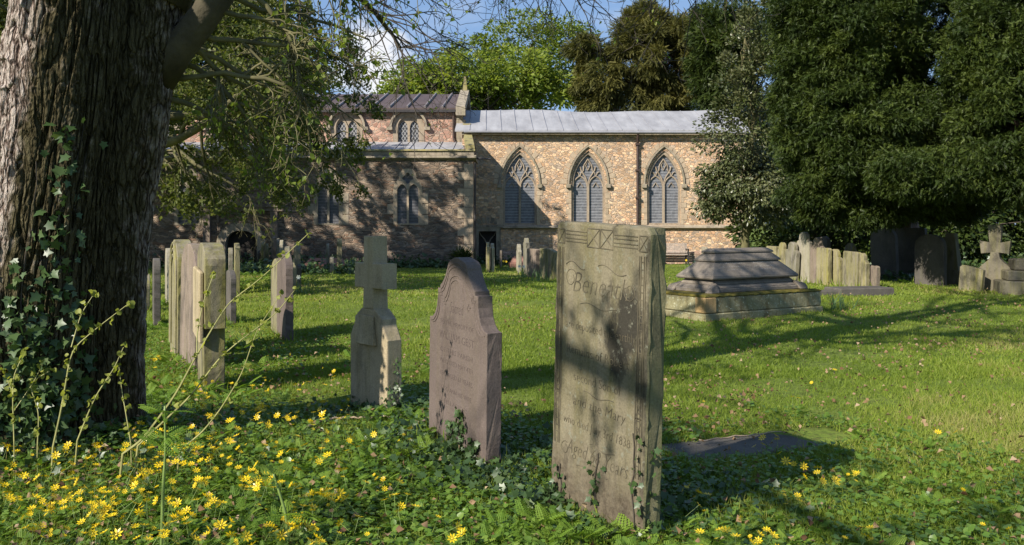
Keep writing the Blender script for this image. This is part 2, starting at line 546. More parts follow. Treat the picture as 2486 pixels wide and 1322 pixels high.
M['carve_dark'] = mat_plain('shaded_grimy_incision', (.088, .074, .046), .95, .5, 14)  # dark colour stands in for groove shade and grime; nothing is cut in
M['carve_lit'] = mat_plain('weathered_relief', (.42, .37, .25), .9, .4, 14)
M['carve_brown'] = mat_plain('brown_incision', (.06, .043, .038), .9, .4, 20)
M['letter_white'] = mat_plain('worn_white_lettering', (.6, .58, .54), .8, .4, 25)


# ------------------------------------------------------------------ plates (outlines with holes)
def plate(outline, holes=(), thick=.1, bevel=0.0):
    """verts (x, y in 0..thick front at 0, z), faces"""
    cu = bpy.data.curves.new('tmp', 'CURVE')
    cu.dimensions = '2D'
    cu.fill_mode = 'BOTH'
    cu.extrude = thick / 2 - bevel
    cu.bevel_depth = bevel
    cu.bevel_resolution = 1
    cu.offset = -bevel
    for ring in [outline] + list(holes):
        sp = cu.splines.new('POLY')
        sp.points.add(len(ring) - 1)
        for q, (x, z) in zip(sp.points, ring):
            q.co = (x, z, 0, 1)
        sp.use_cyclic_u = True
    o = bpy.data.objects.new('tmp', cu)
    COL.objects.link(o)
    me = bpy.data.meshes.new_from_object(o.evaluated_get(bpy.context.evaluated_depsgraph_get()))
    V = [(v.co.x, thick / 2 - v.co.z, v.co.y) for v in me.vertices]
    F = [tuple(p.vertices) for p in me.polygons]
    bpy.data.objects.remove(o)
    bpy.data.curves.remove(cu)
    bpy.data.meshes.remove(me)
    return V, F


def weld(o, dist=1e-4):
    bm = bmesh.new()
    bm.from_mesh(o.data)
    bmesh.ops.remove_doubles(bm, verts=bm.verts, dist=dist)
    bmesh.ops.recalc_face_normals(bm, faces=bm.faces)
    bm.to_mesh(o.data)
    bm.free()
    return o


def plate_obj(name, outline, holes, thick, mat, parent, loc=(0, 0, 0), bevel=0.0):
    V, F = plate(outline, holes, thick, bevel)
    mb = MB()
    mb.add([(x + loc[0], y + loc[1], z + loc[2]) for x, y, z in V], F)
    return weld(mb.build(name, mat, parent))


def gothic(cx, hw, z0, zs, za, n=10):
    """pointed arch opening, counter-clockwise"""
    h = za - zs
    c = (h * h - hw * hw) / (2 * hw)            # arc centre offset
    rr = hw + c
    a1 = math.atan2(h, c)
    right = [(cx - c + rr * math.cos(a1 * i / n), zs + rr * math.sin(a1 * i / n)) for i in range(n + 1)]
    left = [(2 * cx - x, z) for x, z in right[-2::-1]]
    return [(cx - hw, z0), (cx + hw, z0)] + right + left


def rounda(cx, hw, z0, zs, n=12):
    return [(cx - hw, z0), (cx + hw, z0)] + [(cx + hw * math.cos(math.pi * i / n), zs + hw * math.sin(math.pi * i / n)) for i in range(n + 1)]


def band(ring, w):
    """open strip ring -> closed outline: ring and its inward copy"""
    n = len(ring)
    out = []
    for i, (x, z) in enumerate(ring):
        x0, z0 = ring[max(0, i - 1)]
        x1, z1 = ring[min(n - 1, i + 1)]
        dx, dz = x1 - x0, z1 - z0
        l = math.hypot(dx, dz) or 1
        out.append((x - dz / l * w, z + dx / l * w))
    return list(ring) + out[::-1]


# ------------------------------------------------------------------ ground
gm, nt, p, co = newmat('ground_soil_and_turf')
f = noise(nt, co, 1.1, 7, .65)
f2 = noise(nt, co, 14, 5, .6)
c = ramp(nt, f, [(.3, (.08, .115, .02)), (.5, (.12, .165, .028)), (.7, (.16, .2, .04))])
c = mix(nt, ramp(nt, f2, [(.45, (0, 0, 0)), (.7, (.6, .6, .6))]), c, (.06, .05, .025))
setp(p, nt, Base_Color=c, Roughness=1.0)
p.inputs['Specular IOR Level'].default_value = .1
bump(nt, p, f2, .03)
xs = np.concatenate([np.linspace(-400, -20, 12)[:-1], np.linspace(-20, 20, 161), np.linspace(20, 400, 12)[1:]])
ys = np.concatenate([np.linspace(-60, -2, 8)[:-1], np.linspace(-2, 42, 177), np.linspace(42, 900, 14)[1:]])
X, Y = np.meshgrid(xs, ys)
V = np.stack([X, Y, gz(X, Y)], -1).reshape(-1, 3)
nx, ny = len(xs), len(ys)
ii = (np.arange(ny - 1)[:, None] * nx + np.arange(nx - 1)[None]).ravel()
ground = link('ground', npmesh('ground', V, np.stack([ii, ii + 1, ii + nx + 1, ii + nx], -1), smooth=True), gm)
tag(ground, kind='structure')

# ------------------------------------------------------------------ church
church = empty('church', (0, 38, -.36))
tag(church, 'old stone parish church with long pale lead chancel roof and pointed windows', 'church')


def cpart(o):
    o.parent = church
    o.matrix_parent_inverse = Matrix.Translation((0, -38, .36))
    return o


DA, DC, DN = 36.0, 39.0, 40.0                      # aisle, chancel, clerestory planes
xa = lambda px, d: (px - CX) / FPX * d
za = lambda py, d: CAM_H - (py - HY) / FPX * d
BZ = -.6


def gothic_window(cx, parent):
    """two-light chancel window: opening shape, dressing, tracery, guarded glass, hood"""
    hw, z0, zs, zp = .74, 1.36, 3.15, 4.62
    ring = gothic(cx, hw, z0, zs, zp)
    w = cpart(plate_obj('window', gothic(cx, hw + .001, z0, zs, zp + .001), [gothic(cx, hw - .09, z0 + .08, zs, zp - .15)], .2, M['dressing'], None, (0, DC + .06, 0)))
    # mullion and tracery bars
    tb = MB()
    yb = DC + .15
    bar = lambda pts, r_=.032: tb.tube([(x_, yb, z_) for x_, z_ in pts], r_, 6)
    tb.box(cx - .05, cx + .05, yb - .06, yb + .05, z0 + .05, zs + .02)
    for s in (-1, 1):
        ar = gothic(cx + s * .345, .31, zs - .1, zs - .1, zs + .36, 7)[2:]
        bar(ar, .034)
        bar([(cx + s * .345 + q_ * .13, zs - .12 + .2 * (1 - abs(q_))) for q_ in (-1, -.5, 0, .5, 1)], .02)
        bar([(cx, zs), (cx + s * .1, zs + .3), (cx + s * .3, zs + .62), (cx + s * .34, zs + .78)], .034)
        bar([(cx + s * .345, zs + .34), (cx + s * .3, zs + .5), (cx + s * .2, zs + .6), (cx + s * .17, zs + .85), (cx, zs + 1.12)], .03)
        bar([(cx + s * .345, zs + .34), (cx + s * .42, zs + .5), (cx + s * .5, zs + .55)], .026)
    bar([(cx, zs + .62), (cx - .1, zs + .82), (cx, zs + 1.02), (cx + .1, zs + .82), (cx, zs + .62)], .022)
    t = tb.build('tracery', M['dressing'])
    mb = MB().box(cx - hw, cx + hw, DC + .185, DC + .2, z0 + .02, zp - .05)
    g = mb.build('pane', M['glass'])
    g2 = mb
    # hood mould with stops
    h = MB()
    arch = [(x, z) for x, z in gothic(cx, hw + .1, zs, zs, zp + .17, 12)[2:]]
    Vv, Ff = plate(band(arch, -.075), (), .12)
    h.add([(x, y + DC - .08, z) for x, y, z in Vv], Ff)
    for s in (-1, 1):
        h.box(cx + s * (hw + .14) - .1, cx + s * (hw + .14) + .1, DC - .14, DC + .01, zs - .16, zs + .002)
    hood = h.build('hood_mould', M['ashlar_grey'])
    sill = MB().hull([(cx - hw - .12, DC - .13, z0 - .12), (cx + hw + .12, DC - .13, z0 - .12), (cx + hw + .12, DC + .05, z0 - .12), (cx - hw - .12, DC + .05, z0 - .12)],
                     [(cx - hw - .12, DC - .13, z0 - .06), (cx + hw + .12, DC - .13, z0 - .06), (cx + hw + .12, DC + .05, z0 - .003), (cx - hw - .12, DC + .05, z0 - .003)]).build('sill', M['dressing'])
    # irregular long-and-short jamb stones and voussoirs
    j = MB()
    z = z0
    k = 0
    r = random.Random(int(cx * 100))
    while z < zs - .1:
        hgt = r.uniform(.2, .3)
        z1 = min(z + hgt - .012, zs)
        for s in (-1, 1):
            ww = (.14 if (k + (s > 0)) % 2 else .27) * r.uniform(.85, 1.1)
            x0, x1 = sorted((cx + s * (hw + .004), cx + s * (hw + ww)))
            j.box(x0, x1, DC - .012 - r.uniform(0, .012), DC + .03, z, z1)
        z += hgt
        k += 1
    big = gothic(cx, hw + .5, zs, zs, zp + .5, 9)[2:]
    sm = gothic(cx, hw + .2, zs, zs, zp + .27, 9)[2:]
    for i in range(len(big) - 1):
        if r.random() < .12:
            continue
        f = r.uniform(.45, 1.0)
        a, b, c2, d2 = sm[i], sm[i + 1], big[i + 1], big[i]
        mx = lambda u, v, f=f: (u[0] + (v[0] - u[0]) * f, u[1] + (v[1] - u[1]) * f)
        e = lambda u, v, t=.06: (u[0] + (v[0] - u[0]) * t, u[1] + (v[1] - u[1]) * t)
        qd = [e(a, b), e(b, a), mx(e(b, a), e(c2, d2)), mx(e(a, b), e(d2, c2))]
        y0 = DC - .012 - r.uniform(0, .012)
        j.hull([(x, y0, zz) for x, zz in qd], [(x, DC + .03, zz) for x, zz in qd])
    jm = j.build('jamb_stones', M['ashlar'])
    for ch in (t, g, hood, sill, jm):
        ch.parent = w
        ch.matrix_parent_inverse = w.matrix_world.inverted() if False else Matrix.Identity(4)
        ch.parent = w
        ch.matrix_parent_inverse = (Matrix.Translation((0, 0, 0)))
    return ring, w


def sub(o, parent):
    """a sub-part built in world coordinates"""
    o.parent = parent
    o.matrix_parent_inverse = Matrix.Identity(4)
    return o


# chancel
CXL, CXR = -2.2, xa(1810, DC)
ring_list = []
for pxc in (1262, 1428, 1612):
    rg, _ = gothic_window(xa(pxc, DC), church)
    ring_list.append(rg)
EZ = za(322, DC)
dx0, dx1 = xa(1160, DC), xa(1207, DC)
dz1 = za(558, DC)
door_hole = [(dx0, BZ + .01), (dx1, BZ + .01), (dx1, dz1), (dx0, dz1)]
cpart(plate_obj('chancel_wall', [(CXL, BZ), (CXR, BZ), (CXR, EZ), (CXL, EZ)], ring_list + [door_hole], .5, M['chancel'], None, (0, DC, 0)))
cpart(MB().box(CXR - .5, CXR, DC + .5, DC + 7, BZ, EZ).add([(CXR - .5, DC, EZ), (CXR - .5, DC + 7, EZ), (CXR - .5, DC + 3.5, EZ + 1.4), (CXR, DC, EZ), (CXR, DC + 7, EZ), (CXR, DC + 3.5, EZ + 1.4)],
      [(0, 1, 2), (3, 5, 4), (0, 2, 5, 3), (1, 4, 5, 2)]).build('chancel_end_wall', M['chancel']))
# string course, plinth, quoins
SZ = za(551, DC)
mb = MB()
mb.hull([(dx1 + .25, DC - .14, SZ - .03), (CXR + .1, DC - .14, SZ - .03), (CXR + .1, DC + .01, SZ - .09), (dx1 + .25, DC + .01, SZ - .09)],
        [(dx1 + .25, DC - .12, SZ + .02), (CXR + .1, DC - .12, SZ + .02), (CXR + .1, DC + .01, SZ + .1), (dx1 + .25, DC + .01, SZ + .1)])
mb.box(dx0 - .25, dx1 + .25, DC - .12, DC + .01, dz1 + .13, dz1 + .22)
mb.box(dx1 + .165, dx1 + .25, DC - .12, DC + .01, SZ - .08, dz1 + .128) if SZ < dz1 else None
cpart(mb.build('string_course', M['ashlar_grey']))
mb = MB()
mb.hull([(dx1 + .26, DC - .1, BZ), (CXR + .1, DC - .1, BZ), (CXR + .1, DC - .002, BZ), (dx1 + .26, DC - .002, BZ)],
        [(dx1 + .26, DC - .1, .1), (CXR + .1, DC - .1, .1), (CXR + .1, DC - .002, .22), (dx1 + .26, DC - .002, .22)])
cpart(mb.build('chancel_plinth', M['plinth']))
q = MB()
z = .24
k = 0
while z < EZ - .3:
    h = random.uniform(.26, .36)
    w = .62 if k % 2 else .36
    q.box(CXR - w, CXR + .012, DC - .014, DC + .2, z, z + h - .015)
    z += h
    k += 1
cpart(q.build('quoins', M['ashlar']))
# roof: slightly wavy lead sheet with seams
nX = 40
rx = np.linspace(CXL - .3, CXR + .15, nX)
rdg = EZ + 1.42 + .05 * np.sin(rx * .55 + 2) + .03 * np.sin(rx * 1.3)
ridge_y = DC + 3.5
V, F = [], []
for i, x in enumerate(rx):
    V += [(x, DC - .26, EZ + .03), (x, DC - .26, EZ + .1), (x, ridge_y, rdg[i]), (x, DC + 7.3, EZ + .06)]
for i in range(nX - 1):
    b = i * 4
    F += [(b, b + 4, b + 5, b + 1), (b + 1, b + 5, b + 6, b + 2), (b + 2, b + 6, b + 7, b + 3)]
rf = cpart(MB().add(V, F).build('chancel_roof', M['roof_grey']))
sm = MB()
x = CXL + .3
while x < CXR:
    zr = float(np.interp(x, rx, rdg))
    sm.tube([(x + .05, DC - .27, EZ + .1), (x - .02, DC + 1.7, EZ + .1 + (zr - EZ - .1) * .53 + .004), (x - .06, ridge_y, zr + .01)], .022, 5)
    x += random.uniform(.62, .72)
sub(sm.build('seams', M['seam']), rf)
# eaves: dark corbel table under the roof edge, gutter
mb = MB().box(CXL, CXR + .05, DC - .16, DC + .002, EZ - .1, EZ + .03)
cpart(mb.build('eaves_cornice', M['ashlar_grey']))
mb = MB().tube([(CXL + .1, DC - .33, EZ + .02), (CXR + .1, DC - .33, EZ - .02)], .055, 8)
cpart(mb.build('gutter', M['seam']))
dpx = xa(1547, DC)
mb = MB().tube([(dpx, DC - .3, EZ - .02), (dpx, DC - .14, EZ - .42), (dpx, DC - .1, EZ - .5), (dpx, DC - .1, SZ + .12), (dpx, DC - .2, SZ - .02), (dpx, DC - .2, BZ)], .055, 8)
for zz in (EZ - .55, EZ - 1.7, EZ - 2.9, SZ - .3):
    mb.box(dpx - .09, dpx + .09, DC - .19, DC - .02, zz, zz + .08)
cpart(mb.build('downpipe', M['iron']))
# priest door
fr = MB()
Vv, Ff = plate([(dx0 - .16, BZ), (dx1 + .16, BZ), (dx1 + .16, dz1 + .13), (dx0 - .16, dz1 + .13)], [[(dx0 + .04, BZ + .02), (dx1 - .04, BZ + .02), (dx1 - .04, dz1 - .05), (dx0 + .04, dz1 - .05)]], .3)
fr.add([(x, y + DC - .1, z) for x, y, z in Vv], Ff)
dfr = cpart(fr.build('priest_door', M['ashlar_grey']))
dm = MB().box(dx0 - .02, dx1 + .02, DC + .18, DC + .24, BZ, dz1 + .05)
sub(dm.build('door_leaf', M['door']), dfr)
tm = MB()
mid = (dx0 + dx1) / 2
for s in (-1, 1):
    tm.tube([(mid, DC + .16, dz1 - .75), (mid + s * .12, DC + .16, dz1 - .42), (mid + s * .3, DC + .16, dz1 - .22), (mid + s * .38, DC + .16, dz1 - .05)], .028, 6)
tm.tube([(mid, DC + .16, BZ), (mid, DC + .16, dz1 - .75)], .025, 6)
sub(tm.build('door_tracery', M['ashlar_grey']), dfr)
ra = MB()
for i in range(9):
    a0, a1 = R(35 + i * 12.2), R(35 + i * 12.2 + 10)
    cxm, czm = mid, dz1 - .28
    qd = [(cxm + r_ * math.cos(a), czm + r_ * .8 * math.sin(a)) for r_, a in ((.75, a0), (.75, a1), (1.05, a1), (1.05, a0))]
    ra.hull([(x, DC - .02, z) for x, z in qd], [(x, DC + .03, z) for x, z in qd])
cpart(ra.build('relieving_arch', M['ashlar_grey']))

# nave with clerestory
NXL, NXR = -19.0, xa(1108, DN)
NEZ = za(268, DN)
rings = []


def clere(cx):
    hw = .55
    z0, zs = za(347, DN), za(308, DN)
    ring = rounda(cx, hw, z0, zs)
    w = cpart(plate_obj('clerestory_window', rounda(cx, hw + .16, z0 - .01, zs), [rounda(cx, hw - .06, z0 + .04, zs)], .2, M['dressing'], None, (0, DN - .02, 0)))
    l1 = gothic(cx - .25, .2, z0 + .04, zs - .02, zs + .3, 6)
    l2 = gothic(cx + .25, .2, z0 + .04, zs - .02, zs + .3, 6)
    sub(plate_obj('tracery', rounda(cx, hw - .05, z0 + .03, zs), [l1, l2], .1, M['dressing'], None, (0, DN + .06, 0)), w)
    sub(MB().box(cx - hw, cx + hw, DN + .13, DN + .14, z0, zs + hw).build('pane', M['lattice']), w)
    arch = [(cx + (hw + .2) * math.cos(a), zs + (hw + .2) * math.sin(a)) for a in np.linspace(0, math.pi, 15)]
    Vv, Ff = plate(band(arch, -.1), (), .2)
    h = MB().add([(x, y + DN - .17, z) for x, y, z in Vv], Ff)
    for s in (-1, 1):
        h.box(cx + s * (hw + .3) - .13, cx + s * (hw + .3) + .13, DN - .17, DN + .01, zs - .14, zs + .001)
    sub(h.build('hood_mould', M['ashlar_grey']), w)
    return ring


for pxc in (992, 842, 690, 540, 390):
    rings.append(clere(xa(pxc, DN)))
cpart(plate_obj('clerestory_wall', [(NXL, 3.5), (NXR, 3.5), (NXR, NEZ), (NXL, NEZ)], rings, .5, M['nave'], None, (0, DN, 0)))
NRZ = za(228, DN + 3.6)
mb = MB().add([(NXR - .5, DN + .5, BZ), (NXR, DN + .5, BZ), (NXR, DN + 7, BZ), (NXR - .5, DN + 7, BZ), (NXR - .5, DN + .5, NEZ), (NXR, DN + .5, NEZ), (NXR, DN + 7.2, NEZ), (NXR - .5, DN + 7.2, NEZ), (NXR - .5, DN + 3.6, NRZ - .1), (NXR, DN + 3.6, NRZ - .1)],
              [(1, 2, 6, 9, 5), (0, 4, 8, 7, 3), (0, 1, 5, 4), (4, 5, 9, 8), (9, 6, 7, 8), (2, 3, 7, 6)])
cpart(mb.build('nave_end_wall', M['nave']))
cpart(MB().box(NXL, NXR - .55, DN + 6.8, DN + 7.2, BZ, NEZ).build('nave_far_wall', M['nave']))
x1 = NXR + .02
mb = MB().add([(NXL, DN - .22, NEZ + .02), (x1, DN - .22, NEZ + .02), (NXL, DN - .22, NEZ + .1), (x1, DN - .22, NEZ + .1), (NXL, DN + 3.6, NRZ), (x1, DN + 3.6, NRZ), (NXL, DN + 7.4, NEZ), (x1, DN + 7.4, NEZ)],
              [(0, 1, 3, 2), (2, 3, 5, 4), (4, 5, 7, 6)])
nr = cpart(mb.build('nave_roof', M['roof_brown']))
mb = MB()
x = NXR - .62
while x > NXL + .3:
    mb.tube([(x, DN - .24, NEZ + .13), (x + .1, DN + 1.7, NEZ + .13 + (NRZ - NEZ - .1) * .51), (x + .18, DN + 3.6, NRZ + .02)], .06, 6)
    x -= .79
sub(mb.build('rolls', M['roll_grey']), nr)
mb = MB().box(NXL, NXR + .02, DN - .3, DN - .005, NEZ - .1, NEZ + .015)
cpart(mb.build('nave_gutter', M['lead_dark']))
# gable parapet with upright finial
mb = MB()
for (y0, z0_, y1, z1_) in ((DN - .3, NEZ + .1, DN + 3.6, NRZ + .16), (DN + 3.6, NRZ + .16, DN + 7.4, NEZ + .1)):
    mb.hull([(NXR - .02, y0, z0_ - .3), (NXR + .4, y0, z0_ - .3), (NXR + .4, y1, z1_ - .3), (NXR - .02, y1, z1_ - .3)],
            [(NXR - .02, y0, z0_ + .05), (NXR + .4, y0, z0_ + .05), (NXR + .4, y1, z1_ + .05), (NXR - .02, y1, z1_ + .05)])
mb.box(NXR + .0, NXR + .42, DN - .4, DN + .2, NEZ - .25, NEZ + .14)
cpart(mb.build('gable_coping', M['ashlar_grey']))
mb = MB()
fx, fy, fz = NXR + .2, DN + 3.6, NRZ + .2
mb.hull([(fx - .13, fy - .13, fz - .1), (fx + .13, fy - .13, fz - .1), (fx + .13, fy + .13, fz - .1), (fx - .13, fy + .13, fz - .1)], [(fx - .08, fy - .08, fz + .3), (fx + .08, fy - .08, fz + .3), (fx + .08, fy + .08, fz + .3), (fx - .08, fy + .08, fz + .3)])
mb.hull([(fx - .07, fy - .07, fz + .302), (fx + .07, fy - .07, fz + .302), (fx + .07, fy + .07, fz + .302), (fx - .07, fy + .07, fz + .302)], [(fx - .05, fy - .05, fz + .68), (fx + .05, fy - .05, fz + .68), (fx + .05, fy + .05, fz + .68), (fx - .05, fy + .05, fz + .68)])
cpart(mb.build('finial', M['coping']))
npx = xa(1108, DN)
mb = MB().tube([(NXR - .12, DN - .22, NEZ - .1), (NXR - .12, DN - .1, NEZ - .25), (NXR - .12, DN - .1, za(335, DN)), (NXR - .02, DN - .14, za(350, DN))], .06, 8)
cpart(mb.build('nave_downpipe', M['iron']))
mb = MB()
z = za(350, DN)
k = 0
while z < NEZ - .15:
    mb.box(NXR + .0, NXR + (.42 if k % 2 else .3), DN - .06, DN + .3, z, z + .27)
    z += .28
    k += 1
cpart(mb.build('nave_quoins', M['ashlar_grey']))

# aisle
AXL, AXR = -19.0, xa(1148, DA)
AZT = za(366, DA)


def aisle_window(pxc, main=True):
    cx = xa(pxc, DA)
    z0, zs = za(545, DA), za(462, DA)
    o = [(cx - .47, z0), (cx + .47, z0), (cx + .47, zs + .02), (cx + .42, zs + .22), (cx + .28, zs + .42), (cx + .27, zs + .62), (cx + .14, zs + .78),
         (cx - .14, zs + .78), (cx - .27, zs + .62), (cx - .28, zs + .42), (cx - .42, zs + .22), (cx - .47, zs + .02)]
    big = [(cx + (x - cx) * 1.26, z if z == z0 else (z - z0) * 1.05 + z0) for x, z in o]
    l1 = gothic(cx - .235, .195, z0 + .05, zs - .02, zs + .26, 6)
    l2 = gothic(cx + .235, .195, z0 + .05, zs - .02, zs + .26, 6)
    qf = [(cx + .19 * math.cos(a) * (1 + .22 * math.cos(4 * a)), zs + .5 + .19 * math.sin(a) * (1 + .22 * math.cos(4 * a))) for a in np.linspace(0, 2 * math.pi, 25)[:-1]]
    w = cpart(plate_obj('aisle_window', big, [l1, l2, qf], .16, M['ashlar'] if main else M['ashlar_grey'], None, (0, DA - .02, 0)))
    sub(MB().box(cx - .45, cx + .45, DA + .1, DA + .11, z0, zs + .75).build('pane', M['glass_dark']), w)
    j = MB()
    z = z0
    k = 0
    for zz in np.arange(z0, zs - .2, .44):
        s = -1 if k % 2 else 1
        for s in ((-1, 1) if k == 1 else (s,)):
            x0, x1_ = sorted((cx + s * .595, cx + s * .83))
            j.box(x0, x1_, DA - .017, DA + .05, float(zz), float(zz) + .4)
        k += 1
    sub(j.build('jamb_stones', M['ashlar'] if main else M['ashlar_grey']), w)
    return o


dcx = xa(587, DA)
darch = gothic(dcx, .66, BZ + .02, za(592, DA), za(558, DA))
holes = [aisle_window(990), aisle_window(797, False), aisle_window(458, False), darch]
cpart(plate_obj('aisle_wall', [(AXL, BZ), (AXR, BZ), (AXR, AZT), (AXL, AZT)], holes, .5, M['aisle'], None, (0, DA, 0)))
cpart(MB().box(AXR - .5, AXR, DA + .5, DC, BZ, AZT - .01).add([(AXR - .5, DA + .5, AZT - .01), (AXR, DA + .5, AZT - .01), (AXR - .5, DC + .9, AZT + .7), (AXR, DC + .9, AZT + .7), (AXR - .5, DC + .9, AZT - .01), (AXR, DC + .9, AZT - .01)],
      [(0, 1, 3, 2), (0, 2, 4), (1, 5, 3), (2, 3, 5, 4)]).build('aisle_end_wall', M['aisle']))
z5 = za(382, DA)
mb = MB()
mb.hull([(AXL, DA - .16, z5 - .02), (AXR + .14, DA - .16, z5 - .02), (AXR + .14, DA + .01, z5 - .12), (AXL, DA + .01, z5 - .12)],
        [(AXL, DA - .16, z5 + .04), (AXR + .14, DA - .16, z5 + .04), (AXR + .14, DA + .01, z5 + .1), (AXL, DA + .01, z5 + .1)])
mb.box(AXR + .012, AXR + .1, DA - .1, DC - .3, z5 - .06, z5 + .05)
cpart(mb.build('aisle_string_course', M['ashlar_grey']))
pb = MB()
x = AXR + .05
while x > AXL:
    w = random.uniform(.5, .8)
    pb.box(x - w + .012, x, DA - .035 - random.uniform(0, .01), DA + .3, z5 + .1, AZT - .001)
    x -= w
cpart(pb.build('parapet_blocks', M['ashlar_grey']))
mb = MB()
mb.hull([(AXL, DA - .1, AZT), (AXR + .1, DA - .1, AZT), (AXR + .1, DA + .42, AZT), (AXL, DA + .42, AZT)],
        [(AXL, DA - .06, AZT + .07), (AXR + .08, DA - .06, AZT + .07), (AXR + .08, DA + .42, AZT + .1), (AXL, DA + .42, AZT + .1)])
cpart(mb.build('mossy_coping', M['coping']))
mb = MB()
a = (AXR - .3, DA - .02, AZT + .09)
b = (AXR - .62, DC + .9, za(318, DC + .9) - .18)
mb.hull([(a[0], a[1], a[2]), (a[0] + .38, a[1], a[2]), (b[0] + .38, b[1], b[2]), (b[0], b[1], b[2])],
        [(a[0] + .02, a[1], a[2] + .16), (a[0] + .36, a[1], a[2] + .16), (b[0] + .36, b[1], b[2] + .2), (b[0] + .02, b[1], b[2] + .2)])
mb.box(b[0] + .02, b[0] + .36, b[1] - .25, b[1] + .1, b[2] + .22, b[2] + .5)
cpart(mb.build('raking_coping', M['coping']))
z_hi = za(344, DN)
mb = MB().add([(AXL, DA + .45, AZT - .03), (AXR - .35, DA + .45, AZT - .03), (AXR - .65, DN + .0, z_hi), (AXL, DN + .0, z_hi)], [(0, 1, 2, 3)])
ar = cpart(mb.build('aisle_roof', M['roof_grey']))
mb = MB()
x = AXR - .9
while x > AXL:
    mb.tube([(x, DA + .46, AZT - .02), (x - .02, DN - .02, z_hi + .012)], .022, 5)
    x -= .62
sub(mb.build('seams', M['seam']), ar)
q = MB()
z = -.3
k = 0
while z < z5 - .4:
    h = random.uniform(.3, .46)
    w = .62 if k % 2 else .36
    q.box(AXR - w, AXR + .012, DA - .016, DA + .3, z, z + h - .015)
    z += h
    k += 1
cpart(q.build('aisle_quoins', M['ashlar']))
mb = MB().tube([(AXR + .09, DA - .02, z5 - .2), (AXR + .09, DA - .02, BZ)], .045, 8)
mb.tube([(AXR + .05, DA + .1, z5 - .02), (AXR + .75, DA - .12, z5 - .06)], .04, 6)
cpart(mb.build('rainwater_spout', M['lead_dark']))
# south doorway with square label and shallow frame
fr = MB()
o1 = gothic(dcx, 1.0, BZ, za(592, DA), za(541, DA))
Vv, Ff = plate(o1, [gothic(dcx, .64, BZ + .02, za(592, DA), za(560, DA))], .25)
fr.add([(x, y + DA - .1, z) for x, y, z in Vv], Ff)
sd = cpart(fr.build('south_doorway', M['ashlar_grey']))
sub(MB().box(dcx - .8, dcx + .8, DA + .3, DA + .36, BZ, za(552, DA)).build('door_leaf', M['door']), sd)
mb = MB()
zt = za(512, DA)
mb.box(dcx - 1.7, dcx + 1.75, DA - .24, DA + .01, zt, zt + .16)
mb.box(dcx - 1.75, dcx + 1.8, DA - .3, DA + .01, zt + .162, zt + .26)
for pxx in (505, 668):
    xx = xa(pxx, DA)
    mb.box(xx - .14, xx + .14, DA - .22, DA + .01, BZ, zt - .001)
mb.box(dcx - 1.0, dcx - .9, DA - .07, DA - .003, za(540, DA), zt - .002)
sub(mb.build('door_label', M['st_pink']), sd)

# ------------------------------------------------------------------ gravestones


def prof(kind, w, h):
    a = w / 2
    arc = lambda cx, cz, r, t0, t1, n=8, rz=None: [(cx + r * math.cos(R(t0 + (t1 - t0) * i / n)), cz + (rz or r) * math.sin(R(t0 + (t1 - t0) * i / n))) for i in range(n + 1)]
    B = -.22
    if kind == 'flat':
        return [(-a, B), (a, B), (a, h - .03), (a - .03, h), (-a + .03, h), (-a, h - .03)]
    if kind == 'slant':
        return [(-a, B), (a, B), (a, h * .9), (a - .05, h * .93), (-a + .04, h), (-a, h - .05)]
    if kind == 'round':
        return [(-a, B), (a, B)] + arc(0, h - a * .75, a, 0, 180, 14, a * .75)
    if kind == 'shoulder':
        hr = a * .58
        sh = h - hr - .06
        return [(-a, B), (a, B), (a, sh - .05), (a - .04, sh), (hr, sh + .02)] + arc(0, h - hr, hr, 0, 180, 12) + [(-hr, sh + .02), (-a + .04, sh), (-a, sh - .05)]
    if kind == 'gothic':
        return [(q[0], q[1]) for q in gothic(0, a, B, h - a * 1.35, h, 8)]
    if kind == 'peak':
        return [(-a, B), (a, B), (a, h - .16), (a * .55, h - .13), (a * .4, h - .04), (a * .12, h), (-a * .12, h), (-a * .4, h - .04), (-a * .55, h - .13), (-a, h - .16)]
    if kind == 'eared':
        return [(-a * .8, B), (a * .8, B), (a * .8, h * .45), (a, h * .45), (a, h * .86)] + arc(0, h * .86, a, 0, 180, 10, h * .14) + [(-a, h * .45), (-a * .8, h * .45)]
    if kind == 'ogee':
        s = h * .66
        q = [(a, B), (a, s)] + [(a - .13 * math.sin(R(t)), s + .16 * (1 - math.cos(R(t)))) for t in (20, 40, 60, 80, 90)]
        q += [(a - .13, s + .2), (a - .17, s + .2), (a - .17, s + .225)]
        q += [(a - .17 - .11 * (t / 5) ** .8, s + .225 + (h - s - .225) * .62 * (t / 5) ** 1.25) for t in (1, 2, 3, 4, 5)]
        x0, z0 = q[-1]
        q += [(x0 * math.cos(R(t)), z0 + (h - z0) * math.sin(R(t))) for t in (15, 30, 45, 60, 75, 90)]
        return q[:-1] + [(0, h)] + [(-x, z) for x, z in q[:-1][::-1]]
    raise ValueError(kind)


def roughen(o, step=.07, amp=.005, seed=0, keep=None):
    bm = bmesh.new()
    bm.from_mesh(o.data)
    for _ in range(3):
        es = [e for e in bm.edges if e.calc_length() > step]
        if not es:
            break
        bmesh.ops.subdivide_edges(bm, edges=es, cuts=2)
    for v_ in bm.verts:
        a_, b_, c_ = v_.co * 1.0
        n1_ = math.sin(a_ * 23 + c_ * 31 + seed) + .7 * math.sin(c_ * 67 + b_ * 40 + seed * 2.3) + .5 * math.sin(a_ * 91 + c_ * 53 + seed)
        n2_ = math.sin(a_ * 29 + c_ * 19 + seed * 1.7) + .7 * math.sin(c_ * 71 - a_ * 37 + seed) + .5 * math.sin(c_ * 117 + seed)
        v_.co.x += amp * .5 * n1_
        v_.co.z += amp * .5 * n2_
        if b_ < 0:
            v_.co.y += amp * .02 * n2_
    bm.to_mesh(o.data)
    bm.free()


STONES = []


